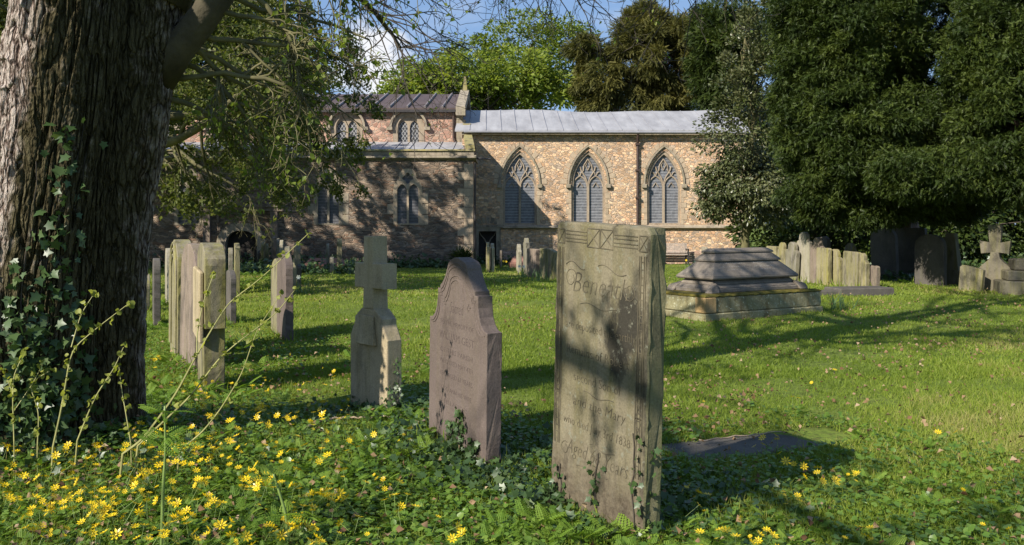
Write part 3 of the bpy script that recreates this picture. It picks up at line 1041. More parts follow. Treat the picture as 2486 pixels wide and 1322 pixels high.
def stone(name, label, x, y, z, w, h, t, kind, mat, yaw=-62, pitch=0, roll=0, cat='headstone', group=None, bevel=.008):
    V, F = plate(prof(kind, w, h), (), t, min(bevel, t * .2))
    mb = MB().add([(a, b - t / 2, c) for a, b, c in V], F)
    o = mb.build(name, mat)
    weld(o)
    roughen(o, .08, .0035 if kind == 'ogee' else .006, x * 7.1 + y)
    STONES.append((x, y, w, yaw))
    o.location = (x, y, z)
    o.rotation_euler = Euler((R(pitch), R(roll), R(yaw)), 'XYZ')
    tag(o, label, cat, group)
    return o


def pstone(label, px, top, base, w, t, kind, mat, yaw=-62, pitch=0, roll=0, name='headstone', group=None, cat='headstone'):
    x, d, z = gpt(px, base)
    h = (base - top) / FPX * d
    return stone(name, label, x, d, z, w, h, t, kind, M[mat], yaw, pitch, roll, cat, group)


GL, GC, GR, GD = 'old headstones left of the cross', 'headstones on the lawn before the chancel', 'row of old headstones beside the yew', 'headstones in the shade under the yew'
L = [
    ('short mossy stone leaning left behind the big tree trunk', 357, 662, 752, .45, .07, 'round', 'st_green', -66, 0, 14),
    ('narrow dark headstone seen edge on just right of the trunk', 380, 626, 786, .5, .09, 'round', 'st_dark', -66, 0, 0),
    ('pale yellow headstone edge on behind the arched moulded stone', 410, 601, 738, .55, .1, 'gothic', 'st_pale', -66, 0, -4),
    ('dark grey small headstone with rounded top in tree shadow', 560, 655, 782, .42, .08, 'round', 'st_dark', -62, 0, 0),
    ('thin dark stone close behind the pale stone leaning right', 560, 601, 708, .45, .09, 'round', 'st_grey', -72, 0, 0),
    ('pale stone leaning right in front of the church doorway', 575, 592, 713, .45, .1, 'flat', 'st_green', -70, 0, 8),
    ('dark stub of headstone left of the doorway pair', 630, 608, 650, .4, .1, 'round', 'st_dark', -80, 0, 0),
    ('left one of two thin mossy stones by the south doorway', 640, 587, 652, .5, .12, 'round', 'st_green', -80, 0, 0),
    ('right one of two thin mossy stones by the south doorway', 649, 590, 650, .5, .12, 'gothic', 'st_yellow', -80, 0, 3),
    ('tallest reddish edged stone in the far left cluster', 666, 574, 655, .5, .13, 'flat', 'st_pink', -76, 0, 2),
    ('middle grey stone beside the tallest in the far cluster', 676, 578, 658, .5, .1, 'round', 'st_grey', -80, 0, 0),
    ('pale pointed stone right of the middle far cluster stone', 684, 582, 662, .5, .11, 'peak', 'st_pale', -80, 0, 0),
    ('light stone with narrow tapering top behind the purple stone', 698, 597, 684, .5, .12, 'peak', 'st_grey', -80, 0, 0),
    ('broad grey brown stone at the right of the far left cluster', 721, 589, 690, .52, .12, 'round', 'st_grey', -72, 0, 4),
    ('low mossy leaning stone in front of the broad grey brown one', 710, 640, 708, .45, .1, 'slant', 'st_green', -70, 0, 5),
    ('small dark leaning stone among daffodil leaves', 726, 643, 695, .4, .08, 'flat', 'st_dark', -74, 0, 6),
    ('greenish narrow headstone touching the purple round topped one', 675, 628, 812, .62, .085, 'round', 'st_green', -66, 0, 0),
    ('purple round topped headstone edge on beside greenish one', 692, 613, 822, .62, .095, 'round', 'st_brown', -66, 0, 0),
    ('thin dark stone on the lawn before the aisle wall', 796, 590, 656, .4, .1, 'gothic', 'st_grey', -80, 0, 0),
    ('short thin stone between two taller stones before the aisle', 806, 624, 665, .4, .12, 'flat', 'st_grey', -80, 0, 2),
    ('yellow mossy stone leaning right before the aisle wall', 824, 578, 664, .45, .16, 'round', 'st_yellow', -78, 0, 7),
]
for q in L:
    pstone(q[0], *q[1:], group=GL)
C_ = [
    ('left thin pale pillar of the pair by the priest door', 1184, 587, 660, .45, .09, 'peak', 'st_yellow', -84, 0, 0),
    ('right thin pale pillar of the pair by the priest door', 1195, 590, 659, .5, .11, 'peak', 'st_pale', -82, 0, 1),
    ('smallest thin pinkish stone before the dark priest door', 1216, 607, 650, .35, .07, 'round', 'st_pink', -84, 0, 2),
    ('pale narrow stone at the left of the red coped tomb', 1260, 592, 664, .5, .11, 'shoulder', 'st_pale', -82, 0, -2),
    ('tallest pointed grey stone on the lawn before the chancel', 1278, 577, 667, .55, .12, 'peak', 'st_grey', -82, 0, 0),
    ('wide flat topped tan stone right of the tall pointed stone', 1295, 603, 672, .62, .13, 'flat', 'st_pink', -68, 0, 1),
    ('olive flat topped stone left half of the touching pair', 1322, 603, 675, .5, .12, 'flat', 'st_green', -72, 0, 1),
    ('olive stone with sloping top right half of the touching pair', 1340, 603, 678, .5, .12, 'slant', 'st_green', -70, 0, 2),
    ('small pale grey stone against the chancel plinth beside bench', 1712, 598, 641, .34, .1, 'round', 'st_pale', -60, 0, -2),
]
for q in C_:
    pstone(q[0], *q[1:], group=GC)
R_ = [
    ('flat mossy stone just peeping over the hipped tomb', 1876, 597, 678, 0.496, .1, 'flat', 'st_yellow', -76, 0, 0),
    ('narrow round headed stone leftmost beside the hipped tomb', 1898, 588, 680, 0.400, .09, 'shoulder', 'st_yellow', -78, 0, 3),
    ('grey round headed stone leaning right behind the tomb corner', 1921, 586, 683, 0.496, .1, 'shoulder', 'st_grey', -76, 0, 5),
    ('tallest pale grey round headed stone in the row by the yew', 1953, 562, 684, 0.544, .1, 'shoulder', 'st_pale', -76, 0, 0),
    ('pinkish grey stone with narrow head beside the tallest', 1983, 575, 687, 0.480, .1, 'shoulder', 'st_pink', -78, 0, 3),
    ('dark broad stone standing behind the pinkish grey one', 2002, 573, 682, 0.400, .1, 'round', 'st_dark', -78, 0, 0),
    ('bright green flat topped stone in the middle of the row', 2000, 601, 690, 0.464, .1, 'flat', 'st_yellow', -76, 0, 1),
    ('round headed yellow stone right of the green flat one', 2028, 604, 691, 0.496, .1, 'shoulder', 'st_yellow', -76, 0, 0),
    ('tilted pointed stone standing behind the olive flat one', 2058, 588, 684, 0.400, .1, 'gothic', 'st_green', -74, 0, 8),
    ('olive flat topped stone with grey stain in the row', 2067, 610, 698, 0.528, .1, 'flat', 'st_green', -76, 0, 2),
    ('round headed mossy stone second from the right end of row', 2093, 614, 701, 0.384, .1, 'shoulder', 'st_yellow', -76, 0, 1),
    ('shortest square topped stone at the right end of the row', 2117, 644, 702, 0.400, .1, 'flat', 'st_pink', -76, 0, 2),
]
for q in R_:
    pstone(q[0], *q[1:], group=GR)
D_ = [
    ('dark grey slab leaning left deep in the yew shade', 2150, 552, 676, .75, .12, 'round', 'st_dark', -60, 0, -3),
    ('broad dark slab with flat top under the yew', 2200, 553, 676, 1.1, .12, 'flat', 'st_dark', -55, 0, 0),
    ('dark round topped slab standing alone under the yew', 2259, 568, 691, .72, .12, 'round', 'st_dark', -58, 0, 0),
    ('small low mossy stone left of the wheel headed cross', 2357, 645, 706, .5, .1, 'slant', 'st_green', -60, 0, 5),
]
for q in D_:
    pstone(q[0], *q[1:], group=GD)

# arched moulded stone, purple stone and thick eared stone at the left
GF = 'three large leaning headstones beside the tree'
x, d, z = gpt(440, 862)
h = (862 - 580) / FPX * d
o = stone('headstone', 'tall green round topped headstone with deep moulded arch on its face', x, d, z, .78, h, .16, 'round', M['st_green'], -64, 0, 5, group=GF)
mb = MB()
for k, s in enumerate((.86, .72, .58)):
    pr = prof('round', .78 * s, h * (.97 - .05 * k))[1:]
    pr = [(a_, max(b_, .1)) for a_, b_ in pr]
    mb.tube([(a_, -.085, b_) for a_, b_ in pr] + [(-.78 * s / 2, -.085, .1)], .016, 6)
mb.build('moulding', M['st_green'], o)
x, d, z = gpt(466, 888)
o = stone('headstone', 'pinkish brown round topped headstone between two mossy ones', x, d, z, .8, (888 - 589) / FPX * d, .1, 'round', M['st_pink'], -60, 0, 5, group=GF)
x, d, z = gpt(512, 940)
h = (940 - 588) / FPX * d
o = stone('headstone', 'thick split buff and green headstone with projecting upper half', x, d, z, .72, h, .17, 'eared', M['st_green'], -66, 0, 2, group=GF)
MB().box(-.33, .33, -.125, -.087, .35 * h, .82 * h).build('face_slab', M['st_cross'], o, bevel=.01)

# statue-like ivy grown stone and wheel cross under the yew
x, d, z = gpt(2310, 691)
k = d / FPX
sh = empty('gravestone', (x, d, z), (0, 0, R(-50)))
tag(sh, 'slender grey broken cross on a tapering shaft under yew', 'gravestone', GD)
mb = MB()
mb.hull([(-.3, -.18, -.1), (.3, -.18, -.1), (.3, .18, -.1), (-.3, .18, -.1)], [(-.26, -.15, .35), (.26, -.15, .35), (.26, .15, .35), (-.26, .15, .35)])
mb.build('pedestal', M['st_shade'], sh)
mb = MB()
mb.hull([(-.2, -.11, .35), (.2, -.11, .35), (.2, .11, .35), (-.2, .11, .35)], [(-.1, -.08, 1.2), (.1, -.08, 1.2), (.1, .08, 1.2), (-.1, .08, 1.2)])
mb.box(-.3, .12, -.075, .075, .95, 1.1)
mb.build('shaft', M['st_shade'], sh)

x, d, z = gpt(2417, 707)
u = d / FPX
wc = empty('cross_gravestone', (x, d, z), (0, 0, R(-42)))
tag(wc, 'bottle shaped gravestone topped with a stubby armed cross', 'gravestone', GD)
hb = 140 * u
a = .3
pts = [(-a, -.15), (a, -.15), (a, hb * .38)] + [(a - (a - .09) * sstep(0, 1, t), hb * (.38 + .22 * t)) for t in np.linspace(.1, 1, 8)] + [(.08, hb * .68)]
pts += [(-x_, z_) for x_, z_ in pts[2:][::-1]]
V, F = plate([(float(p_[0]), float(p_[1])) for p_ in pts], (), .16, .01)
weld(MB().add([(p_[0], p_[1] - .08, p_[2]) for p_ in V], F).build('stone_body', M['st_shade'], wc))
c0, c1, s_ = hb * .78, .26, .085
ol = [(-s_, hb * .66), (s_, hb * .66), (s_, c0 - .13), (c1, c0 - .15), (c1 + .03, c0 + .12), (s_ + .02, c0 + .08), (s_ + .05, hb + .18), (-s_ - .05, hb + .18), (-s_ - .02, c0 + .08), (-c1 - .03, c0 + .12), (-c1, c0 - .15), (-s_, c0 - .13)]
V, F = plate(ol, (), .13, .012)
weld(MB().add([(p_[0], p_[1] - .065, p_[2]) for p_ in V], F).build('cross_head', M['st_shade'], wc))

x, d, z = gpt(2500, 712)
sp = empty('stepped_plinth', (x, d, z), (0, 0, R(-20)))
tag(sp, 'stepped mossy stone plinth cut by the right edge of view', 'monument', GD)
zz = -.15
for i, (s_, h) in enumerate(((.62, .42), (.48, .2), (.33, .22))):
    mb = MB().box(-s_, s_, -s_, s_, zz + i * .002, zz + h)
    mb.build('step', M['st_shade'], sp, bevel=.02)
    zz += h

# ---- big inscribed headstone
yaw = -59.5
bx, by = (0.219 + .588) / 2 + .03, (4.61 + 3.98) / 2
bz = float(gz(bx, by))
HB, WB, TB = 1.43, .755, .105
big = stone('headstone', 'tall lichened headstone with carved border and script inscription leaning in ivy', bx, by, bz, WB, HB, TB, 'flat', M['st_main'], yaw, 0, 2.6, bevel=.012)
# uneven outline on the free edges
bm = bmesh.new()
bm.from_mesh(big.data)
bmesh.ops.subdivide_edges(bm, edges=[e for e in bm.edges if e.calc_length() > .3], cuts=24)
r2 = np.random.default_rng(3)
for v in bm.verts:
    if abs(v.co.x) > WB / 2 - .02 and v.co.z > 0:
        n_ = .007 * math.sin(v.co.z * 31 + v.co.x * 5) + .006 * math.sin(v.co.z * 77 + 1) + .004 * math.sin(v.co.z * 140)
        v.co.x -= math.copysign(abs(n_), v.co.x) * (1.5 if v.co.y > 0 else .5)
bm.to_mesh(big.data)
bm.free()
big.data.materials.append(M['st_main_side'])
for pl_ in big.data.polygons:
    if pl_.normal.x > .6:
        pl_.material_index = 1

fy_ = -TB / 2


def text_mesh(txt, size, x, z, shear=0.0, ext=.002, width=None):
    cu = bpy.data.curves.new('t', 'FONT')
    cu.body = txt
    cu.size = size
    cu.shear = shear
    cu.align_x = 'CENTER'
    cu.extrude = ext
    cu.offset = -.002 * size / .1
    cu.resolution_u = 2
    o = bpy.data.objects.new('t', cu)
    COL.objects.link(o)
    me = bpy.data.meshes.new_from_object(o.evaluated_get(bpy.context.evaluated_depsgraph_get()))
    Vv = np.array([v.co[:] for v in me.vertices])
    Ff = [tuple(q.vertices) for q in me.polygons]
    bpy.data.objects.remove(o)
    bpy.data.meshes.remove(me)
    bpy.data.curves.remove(cu)
    if width:
        Vv[:, 0] *= width / (np.ptp(Vv[:, 0]) or 1)
    return [(v[0] + x, -v[2], v[1] + z) for v in Vv], Ff


def curl(cx, cz, w, h, n=40, turns=1.0, ph=0.0):
    t = np.linspace(0, 1, n)
    return [(cx + w * (q - .5), fy_ - .0008, cz + h * math.sin(2 * math.pi * turns * q + ph) * (1 - .35 * q)) for q in t]


ins = MB()
lines = [('Beneath', .15, 0, 1.085, .3, .44), ('are deposited the earthly', .062, .01, .90, .0, .56), ('Remains of Robert', .066, -.005, .775, 0, .50),
         ('second Son of', .066, 0, .645, 0, .38), ('and the Mary', .07, .02, .525, .15, .42), ('who died July 3rd 1838', .062, .0, .42, .1, .54),
         ('Aged 68 Years', .105, .01, .275, .35, .50)]
for txt, sz, x, z, shr, wd in lines:
    V, F = text_mesh(txt, sz, x, z, shr, width=wd)
    ins.add([(a_, b_ + fy_, c_) for a_, b_, c_ in V], F)
ins.build('inscription', M['carve_dark'], big)
fl = MB()
for (cx, cz, w, h, tn, ph, rr) in ((-.2, 1.215, .16, .022, .8, 0, .0024), (.1, 1.215, .22, .024, .8, .6, .0024), (.0, 1.03, .3, .012, 1.2, 0, .002), (.02, .6, .24, .01, 1.2, 1, .0018), (.06, .355, .2, .012, 1.1, .5, .0018), (-.02, .225, .26, .012, 1.2, 0, .0018)):
    fl.tube(curl(cx, cz, w, h, 40, tn, ph), rr, 5)
for t0, cx, cz, rr in ((0, -.235, 1.15, .05), (3, .24, 1.13, .045), (1, -.25, .29, .035)):
    fl.tube([(cx + rr * math.cos(t0 + q) * (1 - q * .07), fy_ - .0008, cz + rr * math.sin(t0 + q) * (1 - q * .07)) for q in np.linspace(0, 7, 30)], .0018, 5)
fl.build('flourishes', M['carve_dark'], big)
bd = MB()
for s in (-1, 1):
    for off in (.028, .04, .062, .074):
        xx = s * (WB / 2 - off)
        bd.box(xx - .0022, xx + .0022, fy_ - .003, fy_ + .002, .3, HB - .13)
    for zz in np.arange(.32, HB - .14, .034):
        xx = s * (WB / 2 - .051)
        bd.box(xx - .008, xx + .008, fy_ - .0025, fy_ + .002, float(zz), float(zz) + .004)
for zz in (HB - .045, HB - .062, HB - .082, HB - .098):
    bd.box(-WB / 2 + .09, -.11, fy_ - .003, fy_ + .002, zz - .002, zz + .002)
    bd.box(.11, WB / 2 - .09, fy_ - .003, fy_ + .002, zz - .002, zz + .002)


def crossbox(cx, cz, w, h):
    for (x0, z0, x1_, z1_) in ((-1, -1, 1, -1), (1, -1, 1, 1), (1, 1, -1, 1), (-1, 1, -1, -1), (-1, -1, 1, 1), (-1, 1, 1, -1)):
        bd.tube([(cx + x0 * w, fy_, cz + z0 * h), (cx + x1_ * w, fy_, cz + z1_ * h)], .0035, 4)


crossbox(-.053, HB - .071, .05, .045)
crossbox(.053, HB - .071, .05, .045)
for s in (-1, 1):
    crossbox(s * (WB / 2 - .05), HB - .075, .03, .035)
    crossbox(s * (WB / 2 - .05), .62, .028, .05)
    crossbox(s * (WB / 2 - .05), .52, .028, .05)
bd.build('carved_border', M['carve_dark'], big)

# ---- brown headstone
yaw2 = -62.6
wx, wy = (-.503 - .109) / 2, (5.84 + 5.08) / 2
wz = float(gz(wx, wy))
HW, WW, TW = 1.205, .86, .1
brn = stone('headstone', 'purple brown headstone with stepped shoulders and rounded crest beside the cross', wx, wy, wz, WW, HW, TW, 'ogee', M['st_brown'], yaw2, 0, 1.5, bevel=.006)
ins = MB()
for txt, sz, x, z, shr, wd in (('Sacred', .1, 0, .86, .15, .2), ('TO THE MEMORY OF', .045, 0, .775, 0, .5), ('WILLIAM GEST', .07, 0, .685, 0, .52), ('OF THIS PARISH', .045, 0, .60, 0, .48), ('WHO DIED MAY 4TH', .045, 0, .53, 0, .5), ('1847 AGED 67 YEARS', .045, 0, .45, 0, .48), ('ALSO ANN HIS WIFE', .04, 0, .36, 0, .46), ('1851 AGED 70', .04, 0, .28, 0, .34)):
    V, F = text_mesh(txt, sz, x, z, shr, .0008, wd)
    ins.add([(a_, b_ - TW / 2, c_) for a_, b_, c_ in V], F)
ins.build('inscription', M['carve_brown'], brn)
mo = MB()
for k, s in enumerate((.93, .86, .70, .62)):
    pr = prof('ogee', WW, HW)
    pr = [(x_ * s, (z_ - .6) * (1 - (1 - s) * .55) + .6 - .01) for x_, z_ in pr if z_ > .7]
    pr = [p_ for p_ in pr if p_[1] > (.74 if k < 2 else .9)]
    mo.tube([(x_, -TW / 2, z_) for x_, z_ in pr], .005, 5)
mo.build('moulding', M['st_brown'], brn)

# ---- cross headstone
lx, ly, rx_, ry_ = -1.216, 6.97, -.87, 6.56
cx_, cy_ = (lx + rx_) / 2, (ly + ry_) / 2
cr = empty('cross_headstone', (cx_, cy_, float(gz(cx_, cy_))), (0, 0, R(-50)))
tag(cr, 'buff stone cross on a tall sloping shouldered base beside brown headstone', 'headstone')
hw = .27
ol = [(-hw, -.2), (hw, -.2), (hw, .55), (.2, .66), (.2, .70), (.1, .77), (-.1, .77), (-.2, .70), (-.2, .66), (-hw, .55)]
V, F = plate(ol, (), .13, .01)
weld(MB().add([(p_[0], p_[1] - .065, p_[2]) for p_ in V], F).build('base', M['st_cross'], cr))
ol = [(-.075, .768), (.075, .768), (.068, .925), (.2, .925), (.2, 1.115), (.066, 1.115), (.062, 1.32), (-.062, 1.32), (-.066, 1.115), (-.2, 1.115), (-.2, .925), (-.068, .925)]
V, F = plate(ol, (), .135, .008)
weld(MB().add([(p_[0], p_[1] - .0675, p_[2]) for p_ in V], F).build('cross', M['st_cross'], cr))
mb = MB()
mb.hull([(-.13, -.1, .5), (.13, -.1, .5), (.13, -.066, .5), (-.13, -.066, .5)], [(-.09, -.08, .72), (.09, -.08, .72), (.09, -.066, .72), (-.09, -.066, .72)])
mb.build('raised_panel', M['st_cross'], cr, bevel=.004)

# ---- hipped chest tomb
ang = math.atan2(.52, .855)
ex, ey = Vector((math.cos(ang), math.sin(ang), 0)), Vector((-math.sin(ang), math.cos(ang), 0))
near_c = Vector((2.79, 12.8, 0))
LB, WD = 2.5, 1.16
tc_ = near_c + ex * LB / 2 + ey * WD / 2
tomb = empty('chest_tomb', (tc_.x, tc_.y, float(gz(tc_.x, tc_.y))), (0, 0, ang))
tag(tomb, 'grey hipped chest tomb raised on a mossy lichened stone base', 'tomb')


def tier(mb, l0, w0, z0, l1, w1, z1, m=0):
    q0 = [(-l0, -w0, z0), (l0, -w0, z0), (l0, w0, z0), (-l0, w0, z0)]
    q1 = [(-l1, -w1, z1), (l1, -w1, z1), (l1, w1, z1), (-l1, w1, z1)]
    return mb.hull(q0, q1, m)


l, w = LB / 2, WD / 2
mb = MB()
tier(mb, l + .02, w + .02, -.2, l + .02, w + .02, .11)
tier(mb, l, w, .112, l, w, .345)
roughen(mb.build('base_course', M['st_base'], tomb, bevel=.015), .1, .006, 5)
mb = MB()
tier(mb, l + .015, w + .015, .347, l - .02, w - .02, .385)
roughen(mb.build('moss_cap', M['st_moss'], tomb, bevel=.012), .06, .012, 3)
mb = MB().box(-l - .012, -l + .22, -w - .012, -w + .2, .116, .344)
mb.build('corner_block', M['st_orange'], tomb, bevel=.012)
mb = MB()
tier(mb, .98, .44, .386, .98, .44, .45)
tier(mb, .97, .41, .45, .9, .36, .50)
tier(mb, .9, .36, .50, .83, .31, .575)
for sx in (-1, 1):
    for sy in (-1, 1):
        mb.hull([(sx * 1.05, sy * .5, .387), (sx * .87, sy * .5, .387), (sx * .87, sy * .35, .387), (sx * 1.05, sy * .35, .387)],
                [(sx * 1.02, sy * .48, .47), (sx * .83, sy * .4, .53), (sx * .83, sy * .31, .53), (sx * .93, sy * .31, .50)])
roughen(mb.build('plinth', M['st_tomb'], tomb, bevel=.012), .08, .006, 8)
mb = MB()
tier(mb, .91, .39, .577, .93, .41, .60)
tier(mb, .93, .41, .60, .92, .40, .625)
tier(mb, .92, .40, .625, .69, .2, .84)
hip = mb.build('hipped_lid', M['st_tomb'], tomb, bevel=.006)
mb = MB()
tier(mb, .72, .23, .842, .72, .23, .865)
tier(mb, .72, .23, .866, .61, .135, .965)
mb.build('upper_tier', M['st_tomb'], tomb, bevel=.006)
mb = MB()
tier(mb, .64, .15, .967, .64, .15, .99)
tier(mb, .64, .15, .991, .58, .08, 1.035)
mb.build('ridge_slab', M['st_tomb'], tomb, bevel=.006)
ins = MB()
p0, p1 = Vector((0, -.40, .625)), Vector((0, -.2, .84))
up = (p1 - p0).normalized()
nn = Vector((0, -up.z, up.y))
for cxx in (-.38, .32):
    for i, (txt, sz) in enumerate((('ROBERT GREEN', .055), ('DIED MAY 12 1861 AGED 70', .034), ('AND MARY HIS WIFE', .034))):
        V, F = text_mesh(txt, sz, 0, 0, 0, .0005, (.44, .5, .34)[i])
        base = p0 + up * (.235 - i * .062)
        for (a_, b_, c_) in [0] and []:
            pass
        ins.add([tuple(Vector((a_ + cxx, 0, 0)) + base + up * c_ + nn * (.0015 - b_ * 0 + .001)) for a_, b_, c_ in V], F)
ins.build('inscription', M['letter_white'], hip)

# ---- low red coped tombs
for lab, px, py, ln in (('low red coped tomb lying before the aisle wall', 792, 652, 1.7), ('low red coped tomb lying behind the pointed grey stones', 1275, 647, 1.3)):
    x, d, z = gpt(px, py)
    o = empty('coped_tomb', (x, d, z), (0, 0, R(6)))
    tag(o, lab, 'tomb', 'low red coped tombs')
    a_ = ln / 2
    tier(MB(), a_, .38, -.2, a_, .38, .18).build('base', M['st_red'], o, bevel=.02)
    tier(MB(), a_ * .96, .34, .182, a_ * .7, .06, .42).build('coped_lid', M['st_red'], o, bevel=.02)

# ---- flat ledgers in the grass
x, d, z = gpt(1845, 1078)
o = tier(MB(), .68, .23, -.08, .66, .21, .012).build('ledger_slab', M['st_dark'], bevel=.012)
o.location, o.rotation_euler = (x, d, z), (0, 0, R(22))
tag(o, 'dark flat ledger slab sunk in the grass right of the tall headstone', 'ledger')
for lab, px, py, l_, w_, h_, yw in (('dark low kerb lying behind the hipped tomb', 2015, 716, .75, .12, .1, 12), ('dark raised ledger end beyond the hipped tomb', 2085, 716, .62, .3, .16, 14)):
    x, d, z = gpt(px, py)
    o = tier(MB(), l_, w_, -.1, l_ - .02, w_ - .02, h_).build('ledger_slab', M['st_dark'], bevel=.02)
    o.location, o.rotation_euler = (x, d, z), (0, 0, R(yw))
    tag(o, lab, 'ledger')

# ---- bench and planter by the chancel wall
x, d, z = gpt(1632, 643)
bn = empty('park_bench', (x, DC - .75, z))
tag(bn, 'slatted wooden bench with black iron ends against the chancel wall', 'bench')
bw = .8
mb = MB()
for i in range(4):
    mb.box(-bw, bw, -.3 + i * .12, -.2 + i * .12, .42, .45)
mb.build('seat', M['wood'], bn)
mb = MB()
for i in range(5):
    mb.box(-bw, bw, .22 + i * .018, .245 + i * .018, .5 + i * .085, .565 + i * .085)
mb.build('backrest', M['wood'], bn)
for s in (-1, 1):
    xx = s * (bw - .05)
    mb = MB()
    mb.box(xx - .03, xx + .03, -.3, -.24, -.05, .64)
    mb.hull([(xx - .03, .16, -.05), (xx + .03, .16, -.05), (xx + .03, .22, -.05), (xx - .03, .22, -.05)], [(xx - .03, .3, .9), (xx + .03, .3, .9), (xx + .03, .34, .9), (xx - .03, .34, .9)])
    mb.box(xx - .03, xx + .03, -.34, .3, .641, .68)
    mb.box(xx - .025, xx + .025, -.239, .2, .36, .41)
    mb.build('bench_end', M['black'], bn)
x, d, z = gpt(1692, 645)
mb = MB()
a = np.arange(12) / 12 * 2 * np.pi
mb.hull([(.09 * math.cos(t), .09 * math.sin(t), -.02) for t in a], [(.12 * math.cos(t), .12 * math.sin(t), .2) for t in a])
mb.hull([(.135 * math.cos(t), .135 * math.sin(t), .17) for t in a], [(.135 * math.cos(t), .135 * math.sin(t), .205) for t in a])
o = mb.build('planter', M['planter'])
o.location = (x, d, z)
tag(o, 'small dark green plant pot on the grass beside the bench', 'plant pot')

# ------------------------------------------------------------------ vegetation materials
M['bark'], nt, p, co = newmat('ridged_bark')
moss_shade = nd(nt, 'ShaderNodeAttribute', None, attribute_name='moss').outputs['Fac']  # moss mask that also carries painted shade
hh = nd(nt, 'ShaderNodeAttribute', None, attribute_name='tint').outputs['Fac']
nz = noise(nt, mapping(nt, co, (9, 9, 2)), 3, 7, .65)
wv = nd(nt, 'ShaderNodeTexNoise', {'Vector': co, 'Scale': 5.0, 'Detail': 4}).outputs['Color']
wv = nd(nt, 'ShaderNodeVectorMath', {0: wv, 'Scale': .06}, operation='SCALE').outputs[0]
wc = nd(nt, 'ShaderNodeVectorMath', {0: co, 1: wv}, operation='ADD').outputs[0]
ck = nd(nt, 'ShaderNodeTexVoronoi', {'Vector': mapping(nt, wc, (30, 30, 4.2)), 'Scale': 1.0, 'Randomness': 1.0}, feature='DISTANCE_TO_EDGE').outputs['Distance']
ck2 = nd(nt, 'ShaderNodeTexVoronoi', {'Vector': mapping(nt, wc, (70, 70, 16)), 'Scale': 1.0, 'Randomness': 1.0}, feature='DISTANCE_TO_EDGE').outputs['Distance']
pl = nd(nt, 'ShaderNodeMapRange', {0: mth(nt, 'ADD', ck, mth(nt, 'MULTIPLY', mth(nt, 'SUBTRACT', nz, .5), .12)), 1: .015, 2: .16}).outputs[0]
pl2 = nd(nt, 'ShaderNodeMapRange', {0: ck2, 1: .0, 2: .2}).outputs[0]
fz = noise(nt, mapping(nt, co, (60, 60, 14)), 4, 5, .7)
tone_ = mth(nt, 'ADD', mth(nt, 'MULTIPLY', pl, .5), mth(nt, 'ADD', mth(nt, 'MULTIPLY', pl2, .12), mth(nt, 'ADD', mth(nt, 'MULTIPLY', hh, .15), mth(nt, 'MULTIPLY', fz, .25))))
c = ramp(nt, tone_, [(.22, (.035, .022, .017)), (.45, (.22, .165, .135)), (.68, (.42, .345, .295)), (.9, (.5, .43, .38))])
mm = nd(nt, 'ShaderNodeMapRange', {0: mth(nt, 'ADD', moss_shade, mth(nt, 'MULTIPLY', noise(nt, co, 7, 6, .7), .9)), 1: .78, 2: 1.08}).outputs[0]
c = mix(nt, mth(nt, 'MULTIPLY', mm, .92), c, mix(nt, tone_, (.012, .011, .005), (.075, .064, .02)))  # moss colour pushed near black, painting shade onto the trunk's right side
setp(p, nt, Base_Color=c, Roughness=.95)
p.inputs['Specular IOR Level'].default_value = .1
bump(nt, p, mth(nt, 'ADD', mth(nt, 'MULTIPLY', pl, 1.0), mth(nt, 'ADD', mth(nt, 'MULTIPLY', pl2, .35), mth(nt, 'MULTIPLY', fz, .5))), .022, 1.0)
M['bark_plain'] = mat_plain('plain_bark', (.06, .05, .028), .95, .4, 7, bmp=.01)
M['twig'] = mat_plain('mossy_twig', (.105, .095, .04), .9, .45, 6)
M['twig_dark'] = mat_plain('dark_twig', (.06, .048, .035), .9, .4, 6)
M['yew_bark'] = mat_plain('yew_bark', (.09, .055, .04), .95, .4, 7)
M['lf_spring'] = mat_leaf('spring_leaf', [(0, (.09, .14, .02)), (.5, (.15, .2, .03)), (1, (.22, .25, .05))], .45)
M['lf_shade'] = mat_leaf('shaded_young_leaf', [(0, (.05, .07, .016)), (.5, (.085, .105, .022)), (1, (.15, .17, .035))], .35)  # darker young leaf with the shade of other crowns put into its colour
M['lf_lime'] = mat_leaf('lime_leaf', [(0, (.11, .16, .025)), (.5, (.175, .23, .036)), (1, (.26, .29, .06))], .45)
M['lf_olive'] = mat_leaf('olive_leaf', [(0, (.14, .15, .035)), (.5, (.2, .2, .05)), (1, (.26, .24, .07))], .4)
M['lf_yew'] = mat_leaf('yew_needles', [(0, (.014, .026, .005)), (.5, (.032, .052, .008)), (1, (.075, .10, .016))], .15, .55, .25)
M['lf_conifer'] = mat_leaf('brown_conifer_needles', [(0, (.045, .05, .013)), (.5, (.095, .095, .024)), (1, (.16, .145, .038))], .2, .6, .2)
M['lf_holly'] = mat_leaf('holly_leaf', [(0, (.04, .052, .018)), (.5, (.075, .09, .032)), (1, (.13, .135, .06))], .12, .36, .4)
M['lf_ivy'] = mat_leaf('ivy_leaf', [(0, (.03, .06, .018)), (.6, (.055, .1, .03)), (1, (.11, .15, .06))], .2, .4, .4)
M['lf_celandine'] = mat_leaf('celandine_leaf', [(0, (.055, .115, .014)), (.5, (.1, .18, .024)), (1, (.17, .25, .04))], .3, .38, .45)
M['lf_parsley'] = mat_leaf('parsley_leaf', [(0, (.09, .17, .02)), (.5, (.14, .235, .028)), (1, (.21, .3, .045))], .4, .55, .25)
M['lf_grass'] = mat_leaf('grass_blade', [(0, (.10, .15, .018)), (.45, (.165, .23, .028)), (.8, (.235, .29, .04)), (1, (.33, .3, .11))], .4, .55, .25)
